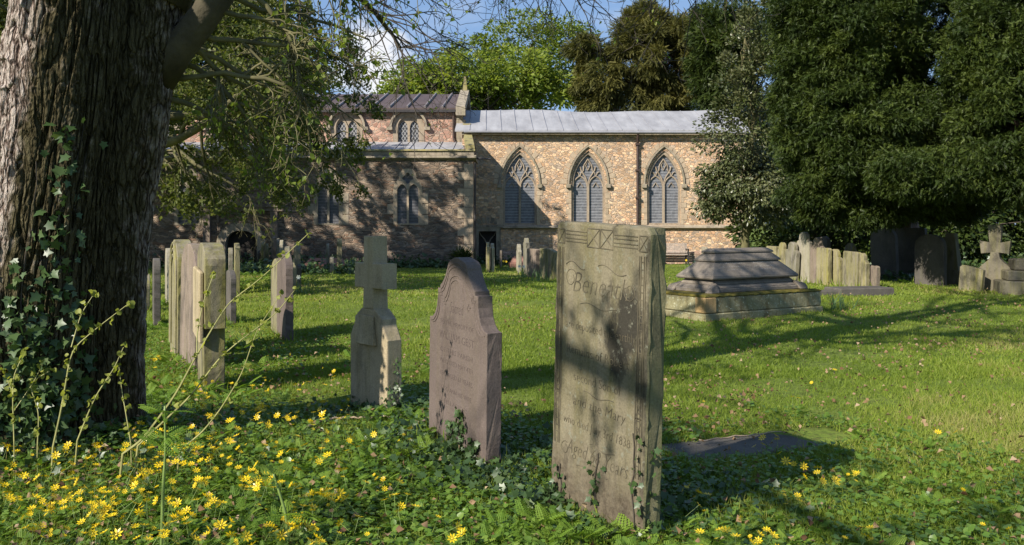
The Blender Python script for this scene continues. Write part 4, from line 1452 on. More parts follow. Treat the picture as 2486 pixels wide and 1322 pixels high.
M['lf_dead'] = mat_leaf('dead_leaf', [(0, (.12, .065, .035)), (.5, (.25, .16, .09)), (1, (.38, .28, .18))], .15, .8, .1, 1.1)
M['lf_daff'] = mat_leaf('daffodil_leaf', [(0, (.07, .13, .05)), (1, (.14, .22, .1))], .3, .5, .3)
M['lf_sucker'] = mat_leaf('young_leaf', [(0, (.17, .2, .03)), (1, (.3, .32, .07))], .45, .5, .25)
M['stem_young'] = mat_plain('young_stem', (.28, .27, .09), .6, .3, 14)
M['stem_brown'] = mat_plain('brown_stem', (.33, .24, .16), .7, .35, 14)
M['stem_green'] = mat_plain('green_stem', (.17, .24, .06), .5, .25, 14)
M['petal'] = mat_leaf('yellow_petal', [(0, (.78, .52, .01)), (1, (.9, .68, .02))], .25, .35, .5, 1.0)
M['petal_white'] = mat_plain('white_petal', (.75, .72, .6), .5, .1, 30)
M['petal_daff'] = mat_plain('daffodil_petal', (.8, .55, .03), .5, .1, 30)


# ------------------------------------------------------------------ growing things
def grow(r, P, D, L, Rd, levels):
    """vectorised recursive branching; returns list of (pts,rad) per level"""
    out = []
    for li, lv in enumerate(levels):
        n, Mn = lv['n'], len(P)
        pts = np.zeros((Mn, n, 3))
        pts[:, 0] = P
        d = unit(D)
        stp = (L / (n - 1))[:, None]
        for i in range(1, n):
            d = unit(d + r.normal(size=d.shape) * lv.get('wander', .15) + np.array([0, 0, lv.get('grav', 0)]) * (i / n))
            pts[:, i] = pts[:, i - 1] + d * stp
        rad = Rd[:, None] * np.linspace(1, lv.get('tip', .35), n)[None]
        out.append((pts, rad))
        if li == len(levels) - 1:
            break
        k = lv['kids']
        t = r.uniform(lv.get('t0', .25), 1, (Mn, k))
        t[:, 0] = 1
        fi = t * (n - 1)
        i0 = np.minimum(fi.astype(int), n - 2)
        fr = (fi - i0)[..., None]
        idx = np.arange(Mn)[:, None]
        sp = pts[idx, i0] * (1 - fr) + pts[idx, i0 + 1] * fr
        tg = unit(pts[idx, i0 + 1] - pts[idx, i0])
        perp = unit(np.cross(tg, r.normal(size=tg.shape)))
        a = r.uniform(.5, 1.2, (Mn, k, 1)) * lv.get('ang', .9)
        nd_ = tg * np.cos(a) + perp * np.sin(a) + np.array(lv.get('bias', (0, 0, 0)))
        P = sp.reshape(-1, 3)
        D = nd_.reshape(-1, 3)
        L = (L[:, None] * lv.get('lenf', .55) * r.uniform(.6, 1.2, (Mn, k)) * (1.15 - .5 * t)).ravel()
        Rd = (np.take_along_axis(rad, i0, 1) * lv.get('radf', .55)).ravel()
    return out


def tubes_obj(name, levels, sides, mat, parent, smooth=True, minr=0.0):
    parts = []
    for (pts, rad), k in zip(levels, sides):
        if k:
            V, F = tubes(pts, np.maximum(rad, minr), k)
            parts.append((V, F))
    V, F, _ = cat_meshes(parts)
    return link(name, npmesh(name, V, F, smooth=smooth), mat, parent)


def leaves_on(r, lv, n, size, tmpl, spread=.05, droop=.3, t0=.2, tint=None):
    pts = lv[0]
    Mn, k, _ = pts.shape
    i = r.integers(0, Mn, n)
    t = r.uniform(t0, 1, n) * (k - 1)
    a = np.minimum(t.astype(int), k - 2)
    f = (t - a)[:, None]
    p = pts[i, a] * (1 - f) + pts[i, a + 1] * f + r.normal(size=(n, 3)) * spread
    ax = rdir(n, r) + np.array([0, 0, -droop])
    nr = rdir(n, r) * .8 + np.array([0, 0, .7])
    tn = np.clip(r.normal(.5, .22, n), 0, 1)
    return scatter(tmpl[0], tmpl[1], p, ax, nr, size * r.uniform(.6, 1.25, n), tn)


def clump_points(r, ells, d, n_cl):
    """clump centres from ellipses on the photograph, spread in depth: (px,py,rx,ry,weight)"""
    u = d / FPX
    C, out = np.array([e[4] for e in ells], float), []
    C /= C.sum()
    for e, k in zip(ells, r.multinomial(n_cl, C)):
        q = rdir(k, r) * (r.random((k, 1)) ** .28)
        c = at(e[0], e[1], d)
        out.append(c + q * np.array([e[2] * u, min(e[2], e[3] * 1.3) * u * .9, e[3] * u]))
    return np.concatenate(out)


def crown_mesh(r, name, C, rc, per, size, tmpl, mat, parent, out_from=None, flat=.75, droop=.2, smin=.6, rnd=.6):
    n = len(C) * per
    ci = np.repeat(np.arange(len(C)), per)
    rr = rc * r.uniform(.6, 1.25, len(C))
    q = rdir(n, r) * (r.random((n, 1)) ** .4)
    q[:, 2] *= flat
    p = C[ci] + q * rr[ci][:, None]
    cen = C.mean(0) if out_from is None else np.asarray(out_from)
    ax = unit(unit(p - cen) * .7 + unit(q) * .8 + rdir(n, r) * rnd + np.array([0, 0, -droop]))
    nr = rdir(n, r) * .7 + np.array([0, 0, .8])
    ct = r.normal(.5, .16, len(C))
    tn = np.clip(ct[ci] + r.normal(0, .15, n) + .18 * q[:, 2], 0, 1)
    V, F, T = scatter(tmpl[0], tmpl[1], p, ax, nr, size * r.uniform(smin, 1.3, n), tn)
    return link(name, npmesh(name, V, F, T), mat, parent)


def limbs_to(r, base, top, C, k, r0, sides=6, n=7, sag=.12):
    """trunk polyline base->top and limbs to k clump centres"""
    base, top = np.asarray(base, float), np.asarray(top, float)
    tr = np.linspace(0, 1, n)[:, None]
    tp = base + (top - base) * tr + r.normal(size=(n, 3)) * np.array([.02, .02, 0]) * np.linalg.norm(top - base)
    tp[0] = base
    sel = C[r.choice(len(C), min(k, len(C)), replace=False)]
    hz = np.clip((sel[:, 2] - base[2]) / (top[2] - base[2]) * .75, .12, .95)
    st = np.stack([np.interp(hz, tr[:, 0], tp[:, j]) for j in range(3)], 1)
    s = np.linspace(0, 1, n)[None, :, None]
    P = st[:, None] * (1 - s) + sel[:, None] * s
    P[:, :, 2] += (np.sin(s[..., 0] * np.pi) * sag * np.linalg.norm(sel - st, axis=1)[:, None])
    P += r.normal(size=P.shape) * .05 * np.linalg.norm(sel - st, axis=1)[:, None, None] * np.sin(s * np.pi)
    rad = (r0 * .32 * (1 - .6 * hz))[:, None] * np.linspace(1, .18, n)[None]
    return [(tp[None], (r0 * np.linspace(1, .25, n))[None]), (P, rad)]


def crown_tree(name, label, px, d, ztop, r0, ells, ncl, rc, per, size, tmpl, lmat, bmat, seed, group=None, cat='tree', k=40, dx=0.0, droop=.2, flat=.75, smin=.6, rnd=.6, tpx=None, td=None):
    r = np.random.default_rng(seed)
    dcr = d
    d = td or d
    x = ((tpx or px) - CX) / FPX * d
    b = np.array([x, d, float(gz(x, d)) - .1])
    o = empty(name, (x, d, b[2]))
    tag(o, label, cat, group)
    C = clump_points(r, ells, dcr, ncl)
    C[:, 2] = np.maximum(C[:, 2], b[2] + .5)
    lv = limbs_to(r, b, (x + dx, d, ztop), C, k, r0)
    for nm, l_, s_ in (('trunk', lv[:1], [12]), ('limbs', lv[1:], [6])):
        q = tubes_obj(nm, l_, s_, bmat, o)
        q.matrix_parent_inverse = Matrix.Translation(-o.location)
    q = crown_mesh(r, 'crown', C, rc, per, size, tmpl, lmat, o, None, flat, droop, smin, rnd)
    q.matrix_parent_inverse = Matrix.Translation(-o.location)
    return o


# yew spray: single triangles on a short axis
def spray_t(np_=5, wid=.3, th=.07):
    V, F = [], []
    for i in range(np_):
        t = .12 + .8 * i / np_
        ln = wid * (1 - .6 * t)
        for s in (-1, 1):
            b = len(V)
            V += [(0, t - th, -.2 * t * t), (0, t + th, -.2 * t * t), (s * ln, t + .35 * ln + .12, -.2 * t * t - .1)]
            F += [(b, b + 1, b + 2)]
    b = len(V)
    V += [(-.07, .82, -.14), (.07, .82, -.14), (0, 1.2, -.32)]
    F += [(b, b + 1, b + 2)]
    return np.array(V, float), np.array(F)


YSP = spray_t()
YS2 = spray_t(3, .36, .13)

# ---- trees behind the church
GB = 'trees beyond the church'
crown_tree('spring_tree', 'bright green spring tree rising behind the chancel roof', 1180, 58, 11, .4,
           [(1130, 200, 130, 75, 3), (1010, 200, 75, 45, 1.8), (1260, 190, 90, 80, 2), (940, 225, 45, 20, .5), (1330, 215, 80, 60, 1.4), (1080, 235, 120, 40, 1.6)], 230, .75, 66, .3, LEAF, M['lf_lime'], M['bark_plain'], 11, GB)
crown_tree('spring_tree', 'thin upright pale green tree half hidden behind bright spring tree', 1290, 72, 16, .35,
           [(1280, 130, 110, 110, 2), (1380, 150, 90, 110, 1.8), (1150, 150, 110, 60, 1.0)], 240, .8, 55, .28, LEAF, M['lf_spring'], M['twig'], 12, GB, k=70)
crown_tree('spring_tree', 'sparse olive budding tree rising left of the cloud behind the nave', 680, 62, 13, .45,
           [(700, 150, 95, 95, 2), (620, 130, 100, 120, 2), (560, 60, 120, 110, 2), (760, 190, 40, 45, .6), (430, 150, 120, 160, 2)], 240, .9, 60, .3, LEAF, M['lf_olive'], M['twig'], 13, GB, k=90)
crown_tree('conifer_tree', 'brownish dark conifer rising behind the right end of chancel', 1590, 56, 13, .5,
           [(1590, 130, 110, 90, 3), (1560, 60, 45, 50, .8), (1690, 120, 55, 85, 1.3), (1470, 190, 75, 75, 1.5), (1660, 230, 90, 50, 1), (1520, 250, 110, 40, 1), (1420, 130, 40, 45, .5)], 230, .62, 170, .4, YSP, M['lf_conifer'], M['yew_bark'], 14, GB, droop=.4, rnd=1.0)
crown_tree('conifer_tree', 'tall dark conifer behind the holly at the chancel end', 1760, 50, 14, .4,
           [(1770, 120, 90, 130, 2), (1790, 280, 110, 80, 1)], 130, .7, 170, .38, YSP, M['lf_yew'], M['yew_bark'], 15, GB, droop=.3, rnd=1.0)

# ---- holly and yews at the right
crown_tree('holly_tree', 'glossy leaved holly tree hiding the right end of the chancel', 1810, 29, 7.6, .16,
           [(1790, 440, 110, 95, 3), (1800, 330, 95, 90, 2), (1820, 200, 80, 100, 2), (1850, 80, 70, 90, 1.6), (1740, 470, 55, 65, 1), (1850, 500, 90, 40, 1.2)], 150, .48, 150, .115, LEAF, M['lf_holly'], M['twig'], 16, None, k=60, smin=.7)
GY = 'dark yews on the right'
crown_tree('yew_tree', 'large dark green yew spreading over the row of old stones', 2120, 20.2, 9.5, .42,
           [(2110, 330, 220, 200, 5), (2000, 250, 120, 190, 2.5), (2110, 60, 240, 200, 4), (2230, 380, 160, 150, 3), (1980, 60, 90, 150, 1.6), (2080, 480, 180, 60, 2), (2280, 480, 140, 50, 1)], 1500, .33, 200, .105, YS2, M['lf_yew'], M['yew_bark'], 17, GY, droop=.3, k=90, rnd=1.8, tpx=2215, td=24.5)
crown_tree('yew_tree', 'nearer dark yew cut by the right edge of the picture', 2560, 18, 9, .42,
           [(2500, 250, 190, 220, 4), (2430, 120, 130, 170, 2.5), (2560, 60, 220, 220, 3), (2430, 400, 130, 90, 2.2), (2250, 420, 130, 50, 1.6), (2620, 420, 160, 120, 2)], 1150, .3, 200, .095, YS2, M['lf_yew'], M['yew_bark'], 18, GY, droop=.3, k=90, rnd=1.8)
# dark evergreen growth closing the view under the yews
crown_tree('evergreen_shrub', 'dark evergreen undergrowth closing the view behind the shaded stones', 2250, 33, 3.5, .15,
           [(1950, 560, 150, 110, 2), (2150, 540, 160, 130, 2), (2350, 540, 160, 130, 2), (2560, 540, 180, 130, 2)], 230, .75, 110, .2, LEAF, M['lf_yew'], M['twig_dark'], 19, None, 'shrub', k=60)
crown_tree('evergreen_shrub', 'dark mass of evergreens far behind the yews', 2300, 42, 6, .2,
           [(1950, 420, 160, 150, 2), (2200, 380, 200, 180, 2), (2450, 380, 200, 180, 2), (2700, 400, 200, 180, 2)], 240, 1.1, 80, .36, LEAF, M['lf_yew'], M['twig_dark'], 20, None, 'shrub', k=60)
crown_tree('spiky_shrub', 'spiky dark shrub at the foot of the aisle corner', 1122, 35, .5, .03, [(1122, 625, 18, 16, 1)], 10, .22, 60, .3, (BLADE[0] * np.array([.12, 1, 1]), BLADE[1]), M['lf_yew'], M['twig_dark'], 21, None, 'shrub', k=6)


# ---- twiggy trees at the left
def twig_tree(name, label, loc, height, lean, seed, nl, size, lmat, sc=1.0, group=None, nb=16, l4=4, zmin=1.75):
    r = np.random.default_rng(seed)
    o = empty(name, loc)
    tag(o, label, 'tree', group)
    n = 9
    tp = np.zeros((1, n, 3))
    tp[0, :, 2] = np.linspace(-.15, height, n)
    tp[0, :, 0] = np.linspace(0, lean, n) + r.normal(0, .08, n)
    tr = (tp, (.3 * sc * np.linspace(1, .2, n))[None])
    t = r.uniform(.36, 1, nb)
    st = np.stack([np.interp(t, np.linspace(0, 1, n), tp[0, :, j]) for j in range(3)], 1)
    az = np.arange(nb) * 2.4 + r.uniform(0, .6, nb)
    D = np.stack([np.cos(az), np.sin(az), r.uniform(.1, .7, nb)], 1)
    L = sc * 3.6 * (1.25 - .6 * t) * r.uniform(.8, 1.15, nb)
    lv = grow(r, st, D, L, .1 * sc * (1.2 - .7 * t), [
        dict(n=8, wander=.16, grav=-.12, kids=7, ang=.8, lenf=.55, radf=.6, bias=(0, 0, .1)),
        dict(n=7, wander=.2, grav=-.28, kids=6, ang=.9, lenf=.55, radf=.6, bias=(0, 0, -.15)),
        dict(n=6, wander=.22, grav=-.35, kids=l4, ang=.9, lenf=.6, radf=.6, bias=(0, 0, -.2)),
        dict(n=5, wander=.25, grav=-.1)])
    tubes_obj('trunk', [tr], [12], M['bark_plain'], o)
    tubes_obj('limbs', lv[:1], [7], M['twig'], o)
    tubes_obj('twigs', lv[1:], [5, 4, 3], M['twig'], o, minr=.004)
    V, F, T = leaves_on(r, lv[3], nl, size, LEAF, .05, .4)
    kq = np.repeat((V[::4, 2] > zmin + r.normal(0, .25, len(V) // 4)), 2)
    F = F[kq]
    link('leaves', npmesh('leaves', V, F, T), lmat, o)
    return o


twig_tree('drooping_tree', 'drooping mossy twigged tree in young leaf beyond the big trunk', (-7.6, 17.5, 0), 6.4, .6, 31, 95000, .074, M['lf_shade'], 1.1, 'twiggy trees at the left', 20)
twig_tree('twiggy_tree', 'tall twiggy tree shading the aisle wall at far left', (-13.6, 26.5, -.1), 11, .5, 32, 80000, .15, M['lf_shade'], 1.75, 'twiggy trees at the left', 26, 5)

src = bpy.data.objects['twiggy_tree']
cp = src.copy()
COL.objects.link(cp)
for ch in list(src.children):
    c_ = ch.copy()
    COL.objects.link(c_)
    c_.parent = cp
cp.location, cp.rotation_euler = (-20.5, 29.5, -.1), (0, 0, 2.0)  # off-frame copy added only to throw shade on the aisle wall
cp['label'] = 'unseen twiggy tree added off the left edge to shade the aisle wall'

# ---- the big double trunk at the left
NT, NZ = 880, 900
zz = np.concatenate([np.linspace(-.15, 3.05, NZ)])
th = np.arange(NT) / NT * 2 * np.pi


def trunk_centres(z):
    clx = np.interp(z, [0, 1, 2.5, 4], [-3.02, -2.99, -2.78, -2.66])
    crx = np.interp(z, [0, 1, 1.5, 2.06, 2.47, 2.87, 4], [-2.83, -2.80, -2.74, -2.62, -2.55, -2.47, -2.2])
    return clx * .966, np.full_like(clx, 5.37), crx * .966, np.full_like(crx, 5.70)


def trunk_radius(TH, Z):
    clx, cly, crx, cry = trunk_centres(Z)
    mx, my = (clx + crx) / 2, (cly + cry) / 2
    dx, dy = np.cos(TH), np.sin(TH)
    out = []
    for (cx, cy, rr) in ((clx, cly, .335), (crx, cry, .295)):
        rr = rr * (1 + .28 * np.exp(-np.maximum(Z, 0) / .2)) * (1 - .03 * Z)
        ox, oy = cx - mx, cy - my
        b = dx * ox + dy * oy
        out.append(b + np.sqrt(np.maximum(b * b - (ox * ox + oy * oy) + rr * rr, 1e-4)))
    return np.maximum(out[0], out[1]), mx, my


Zg, Tg = np.meshgrid(zz, th, indexing='ij')
Rg, mx, my = trunk_radius(Tg, Zg)
U = Tg / (2 * np.pi)
warp = vnoise(U * 24, Zg * 1.3, 5, 24) * 2.0 + vnoise(U * 48, Zg * 4, 6, 48) * .7
warp = vnoise(U * 26, Zg * 1.6, 5, 26) * 1.3 + vnoise(U * 60, Zg * 6, 6, 60) * .35
n1 = vnoise((U * 96 + warp) % 96, Zg * 3.0 + 3 + U * 9, 7, 96)
n2 = vnoise((U * 190 + warp * 1.8) % 190, Zg * 7, 8, 190)
n3 = vnoise(U * 300, Zg * 30, 10, 250)
fine = vnoise(U * 420, Zg * 55, 9, 250)
c1_, c2_ = np.abs(2 * n1 - 1), np.abs(2 * n2 - 1)
plate_h = sstep(0, .26, c1_) * .5 + sstep(0, .3, c2_) * .25 * sstep(.05, .3, c1_) + c1_ * .2
hgt = plate_h + n3 * .14 + fine * .12 - .08
# smooth healed scars
for (spx, spy, rx_, rz_) in ((38, 165, .12, .2), (118, 190, .085, .085)):
    sx = (spx - CX) / FPX * 5.3
    sz = CAM_H - (spy - HY) / FPX * 5.3
    ax_ = np.arctan2(5.3 - my, sx - mx)
    dist = np.hypot((((Tg - ax_ + np.pi) % (2 * np.pi)) - np.pi) * Rg / rx_, (Zg - sz) / rz_)
    wgt = 1 - sstep(.8, 1.1, dist)
    hgt = hgt * (1 - wgt) + (.62 + .18 * fine) * wgt + .5 * np.exp(-((dist - 1.05) / .14) ** 2)
bul = vnoise(U * 7, Zg * 1.2, 12, 7) * .05
Rf = Rg + hgt * .036 + bul - .03
V = np.stack([mx + Rf * np.cos(Tg), my + Rf * np.sin(Tg), Zg], -1).reshape(-1, 3)
i = (np.arange(NZ - 1)[:, None] * NT)
j = np.arange(NT)[None]
F = np.stack([i + j, i + (j + 1) % NT, i + NT + (j + 1) % NT, i + NT + j], -1).reshape(-1, 4)
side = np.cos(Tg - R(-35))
moss = np.clip(.12 + .62 * side + .25 * np.exp(-((((Tg - R(-95) + np.pi) % (2 * np.pi)) - np.pi) / .22) ** 2) + .15 * np.exp(-Zg), 0, 1)  # mossy border plus painted shade, strongest on the right side
big_tree = empty('old_tree', (-2.9, 5.75, 0))
tag(big_tree, 'huge old twin stemmed tree with deeply ridged bark at the left edge', 'tree')


def rel(o):
    o.matrix_parent_inverse = Matrix.Translation(-Vector(o.parent.location))
    return o


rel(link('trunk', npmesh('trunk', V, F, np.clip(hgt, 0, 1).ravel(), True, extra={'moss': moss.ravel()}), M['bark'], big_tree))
r = np.random.default_rng(41)
stems = []
for x0, y0, x1, y1, ztop, r0 in ((-2.77, 5.37, -3.5, 4.8, 10.5, .3), (-2.37, 5.7, -1.2, 6.4, 10, .28)):
    t = np.linspace(0, 1, 12)
    pts = np.stack([x0 + (x1 - x0) * t + .14 * np.sin(t * 7), y0 + (y1 - y0) * t + .12 * np.cos(t * 6) - .12, 2.85 + (ztop - 2.85) * t], 1)
    stems.append((pts, r0 * np.linspace(1.02, .3, 12)))
limb = np.array([at(385, 190, 5.75), at(432, 120, 5.7), at(480, 60, 5.66), at(530, -10, 5.66), at(620, -130, 5.75), at(760, -260, 6.3), at(960, -380, 6.9), at(1250, -420, 7.6)])
mb = MB()
for pts, rad in stems:
    mb.tube(pts, rad, 12)
rel(mb.build('stems', M['bark_plain'], big_tree, smooth=True))
mb = MB()
mb.tube(limb, [.12, .105, .1, .095, .085, .07, .05, .03], 10)
rel(mb.build('limb', M['bark_plain'], big_tree, smooth=True))
# upper crown (casts the lawn shadows)
nb = 22
which = r.integers(0, 2, nb)
ti = r.uniform(.25, 1, nb)
st = np.array([[np.interp(t, np.linspace(0, 1, 12), stems[w][0][:, k]) for k in range(3)] for w, t in zip(which, ti)])
az = np.arange(nb) * 2.4
D = np.stack([np.cos(az), np.sin(az), r.uniform(.2, .8, nb)], 1)
lv = grow(r, st, D, r.uniform(2.2, 3.8, nb), .11 * (1.2 - .6 * ti), [
    dict(n=8, wander=.14, grav=0, kids=5, ang=.8, lenf=.6, radf=.6), dict(n=7, wander=.18, grav=-.1, kids=4, ang=.9, lenf=.6, radf=.55), dict(n=6, wander=.2, grav=-.2)])
rel(tubes_obj('crown_limbs', lv, [7, 5, 3], M['twig'], big_tree))
V, F, T = leaves_on(r, lv[2], 2600, .11, LEAF, .07, .3)
rel(link('crown', npmesh('crown', V, F, T), M['lf_spring'], big_tree))
# bough reaching back over the viewer, whose twigs dapple the near stones
q = smooth_bough = np.stack([np.interp(np.linspace(0, 1, 16), np.linspace(0, 1, 6), c_) for c_ in ([-2.9, -3.9, -4.6, -4.8, -4.4, -3.8], [5.2, 3.4, 1.6, -.2, -1.8, -3.0], [4.0, 4.7, 5.2, 5.5, 5.6, 5.5])], 1)
mb = MB()
mb.tube(q, np.linspace(.11, .03, 16), 8)
rel(mb.build('bough', M['bark_plain'], big_tree, smooth=True))
P = q[np.arange(3, 16)]
D = r.normal(size=(len(P), 3)) * np.array([1, .5, .5]) + np.array([.1, 0, .1])
lvb = grow(r, P, D, r.uniform(.9, 1.9, len(P)), np.full(len(P), .024), [dict(n=8, wander=.18, grav=-.1, kids=4, ang=.9, lenf=.6, radf=.6), dict(n=7, wander=.2, grav=-.15, kids=4, ang=.9, lenf=.6, radf=.6), dict(n=5, wander=.2, grav=-.1)])
rel(tubes_obj('bough_twigs', lvb, [6, 5, 3], M['twig'], big_tree, minr=.003))
V, F, T = leaves_on(r, lvb[2], 700, .09, LEAF, .04, .3)
rel(link('bough_leaves', npmesh('bough_leaves', V, F, T), M['lf_spring'], big_tree))
# drooping boughs reaching over the view
ob = []
for a_, b_, c_, d_ in (((-2.3, 6.0, 3.6), (-1.0, 6.7, 4.0), (.3, 7.3, 3.95), (1.6, 8.0, 3.7)),
                       ((-2.3, 6.0, 4.3), (-1.2, 7.6, 4.6), (-.2, 9.0, 4.5), (.6, 10.2, 4.2)),
                       ((-2.2, 6.1, 3.3), (-1.7, 7.2, 3.6), (-1.4, 8.4, 3.55), (-1.2, 9.6, 3.3))):
    t = np.linspace(0, 1, 14)
    ob.append(np.stack([np.interp(t, [0, .33, .66, 1], [a_[k], b_[k], c_[k], d_[k]]) for k in range(3)], 1) + r.normal(0, .025, (14, 3)))
mb = MB()
for q in ob:
    mb.tube(q, np.linspace(.06, .015, 14), 7)
rel(mb.build('boughs', M['twig_dark'], big_tree, smooth=True))
P = np.concatenate([q[4:] for q in ob])
P = np.concatenate([P, P, P, P[::2]])
D = r.normal(size=(len(P), 3)) * .6 + np.array([.7, .2, -.5])
lv2 = grow(r, P, D, r.uniform(.6, 1.25, len(P)), np.full(len(P), .0085), [
    dict(n=9, wander=.22, grav=-.25, kids=4, ang=.8, lenf=.5, radf=.65), dict(n=7, wander=.25, grav=-.05, kids=3, ang=.8, lenf=.5, radf=.7), dict(n=5, wander=.25, grav=.05)])
rel(tubes_obj('hanging_twigs', lv2, [5, 4, 3], M['twig_dark'], big_tree, minr=.0022))
V, F, T = leaves_on(r, lv2[2], 330, .045, LEAF, .01, .5)
rel(link('hanging_leaves', npmesh('hanging_leaves', V, F, T), M['lf_spring'], big_tree))
# drooping branches beside the trunk
P = np.array([at(445, 110, 5.7), at(450, 100, 5.7), at(470, 75, 5.66), at(430, 190, 5.8), at(440, 150, 5.8), at(500, 30, 5.66), at(540, -20, 5.7), at(600, -100, 5.75), at(680, -180, 6.1), at(760, -240, 6.2), at(410, 240, 5.85), at(560, -50, 5.7)])
D = np.array([(1, .5, -.1)] * 12) + r.normal(size=(12, 3)) * .4
lv3 = grow(r, P, D, r.uniform(.7, 1.25, 12), np.full(12, .02), [
    dict(n=9, wander=.2, grav=-.3, kids=7, ang=.9, lenf=.6, radf=.6), dict(n=8, wander=.24, grav=-.3, kids=5, ang=.9, lenf=.55, radf=.65), dict(n=6, wander=.25, grav=-.2)])
rel(tubes_obj('drooping_branches', lv3, [7, 5, 4], M['twig'], big_tree, minr=.0025))
V, F, T = leaves_on(r, lv3[2], 900, .05, LEAF, .012, .5)
rel(link('drooping_leaves', npmesh('drooping_leaves', V, F, T), M['lf_spring'], big_tree))

# ivy on the trunk
r = np.random.default_rng(51)


def trunk_pt(thv, zv):
    q, a_, b_ = trunk_radius(thv, zv)
    return np.stack([a_ + q * np.cos(thv), b_ + q * np.sin(thv), zv], -1), np.stack([np.cos(thv), np.sin(thv), 0 * zv], -1)


n = 950
thv = np.where(r.random(n) < .7, r.normal(R(-82), .22, n), r.normal(R(-60), .3, n))
zv = np.abs(r.normal(0, .55, n))
ex_ = r.random(60)
thv = np.concatenate([thv, r.normal(R(-75), .12, 60)])
zv = np.concatenate([zv, 1.0 + 1.0 * ex_])
pp, nn_ = trunk_pt(thv, zv)
ax = rdir(len(pp), r) * .7 + np.array([.1, -.3, -.5])
V, F, T = scatter(IVY[0], IVY[1], pp + nn_ * r.uniform(.01, .07, (len(pp), 1)), ax, nn_ + rdir(len(pp), r) * .6, r.uniform(.035, .075, len(pp)), np.clip(r.normal(.45, .25, len(pp)), 0, 1))
iv = link('ivy', npmesh('ivy', V, F, T), M['lf_ivy'])
tag(iv, 'dark glossy ivy climbing the shaded side of the huge trunk', 'ivy')
mb = MB()
for k in range(14):
    z = np.linspace(0, r.uniform(.6, 2.0), 14)
    a_ = r.normal(R(-78), .2) + np.cumsum(r.normal(0, .03, 14))
    pt, nn2 = trunk_pt(a_, z)
    mb.tube(pt + nn2 * .015, np.linspace(.008, .003, 14), 4)
mb.build('ivy_stems', M['twig_dark'], iv)

# ------------------------------------------------------------------ ground cover
r = np.random.default_rng(61)


def frustum_pts(n, d0, d1, power=1.0, margin=.35):
    u = r.random(n)
    if power == 1.0:
        d = d0 * (d1 / d0) ** u
    else:
        d = (d0 ** (1 - power) + u * (d1 ** (1 - power) - d0 ** (1 - power))) ** (1 / (1 - power))
    x = (r.random(n) * 2 - 1) * (d * .578 * (1 + margin * .3) + .4)
    return x, d


def cover(x, y):
    """how far the wild flowers and leaves have taken over from the turf"""
    a = sstep(7.2, 5.6, y + .35 * x + .5 * np.sin(x * 2.3) + .3 * np.sin(x * 5 + y * 3))
    b = sstep(5.4, 4.3, y + .25 * np.sin(x * 4)) * (.75 - .5 * sstep(.6, 1.6, x))
    a = a * (1 - .68 * sstep(.7, 1.7, x))
    c = sstep(-1.6, -3.2, x) * sstep(13, 9.5, y) * .8
    return np.clip(np.maximum(np.maximum(a, b), c), 0, 1)


def near_stone(x, y):
    u_, w_ = (x - bx) * math.cos(R(yaw)) + (y - by) * math.sin(R(yaw)), -(x - bx) * math.sin(R(yaw)) + (y - by) * math.cos(R(yaw))
    return (np.abs(u_) < .45) & (w_ > -.22) & (w_ < .1)


def on_ledger(x, y):
    return (np.abs((x - 1.58) * .927 + (y - 5.63) * .375) < .66) & (np.abs(-(x - 1.58) * .375 + (y - 5.63) * .927) < .2)


def blades(n, d0, d1, ln, wd, power, tintm):
    x, y = frustum_pts(n, d0, d1, power)
    patch = vnoise(x * .9 + 50, y * .9 + 50, 3) * .6 + vnoise(x * 3 + 9, y * 3 + 9, 4) * .4
    keep = (r.random(n) > cover(x, y) * .35) & ~on_ledger(x, y)
    keep &= r.random(n) < sstep(.12, .36, vnoise(x * 1.7 + 4, y * 1.7 + 8, 15)) * .75 + .25
    keep &= ~((y > 35.8) & (x < -1.5)) & (y < 38.9)
    x, y, patch = x[keep], y[keep], patch[keep]
    m = len(x)
    z = gz(x, y)
    ax = np.stack([r.normal(0, .5, m), r.normal(0, .5, m), np.ones(m) * (.55 + patch * .5)], 1)
    tn = np.clip(tintm + (patch - .5) * .9 + (vnoise(x * .35 + 11, y * .35 + 5, 13) - .5) * .5 + r.normal(0, .13, m) + (r.random(m) < .04) * .4, 0, 1)
    L = ln * r.uniform(.5, 1.3, m) * (.55 + patch * .9)
    return scatter(BLADE[0], BLADE[1], np.stack([x, y, z - .005], 1), ax, rdir(m, r), L, tn, wd * r.uniform(.7, 1.3, m))


parts = [blades(190000, 3.6, 8.5, .06, .005, 1.0, .48), blades(190000, 8, 17, .05, .009, 1.0, .5), blades(130000, 16, 38.5, .055, .02, 1.0, .52)]
for (sx_, sy_, sw_, syaw) in STONES:
    k_ = 70 if sy_ < 8 else 45
    u_ = r.uniform(-.6, .6, k_) * sw_
    q_ = np.stack([sx_ + u_ * math.cos(R(syaw)) + r.normal(0, .06, k_), sy_ + u_ * math.sin(R(syaw)) + r.normal(0, .06, k_), np.zeros(k_)], 1)
    if abs(sx_ - bx) < .05:
        q_ = q_[::5]
    q_[:, 2] = gz(q_[:, 0], q_[:, 1])
    m_ = len(q_)
    parts.append(scatter(BLADE[0], BLADE[1], q_, np.stack([r.normal(0, .4, m_), r.normal(0, .4, m_), np.ones(m_)], 1), rdir(m_, r), r.uniform(.08, .2, m_), np.clip(r.normal(.5, .2, m_), 0, 1), .008 + .0006 * sy_))
V, F, T = cat_meshes(parts)
tag(link('grass', npmesh('grass', V, F, T), M['lf_grass']), 'short sunlit spring grass of the churchyard lawn', 'grass', kind='stuff')

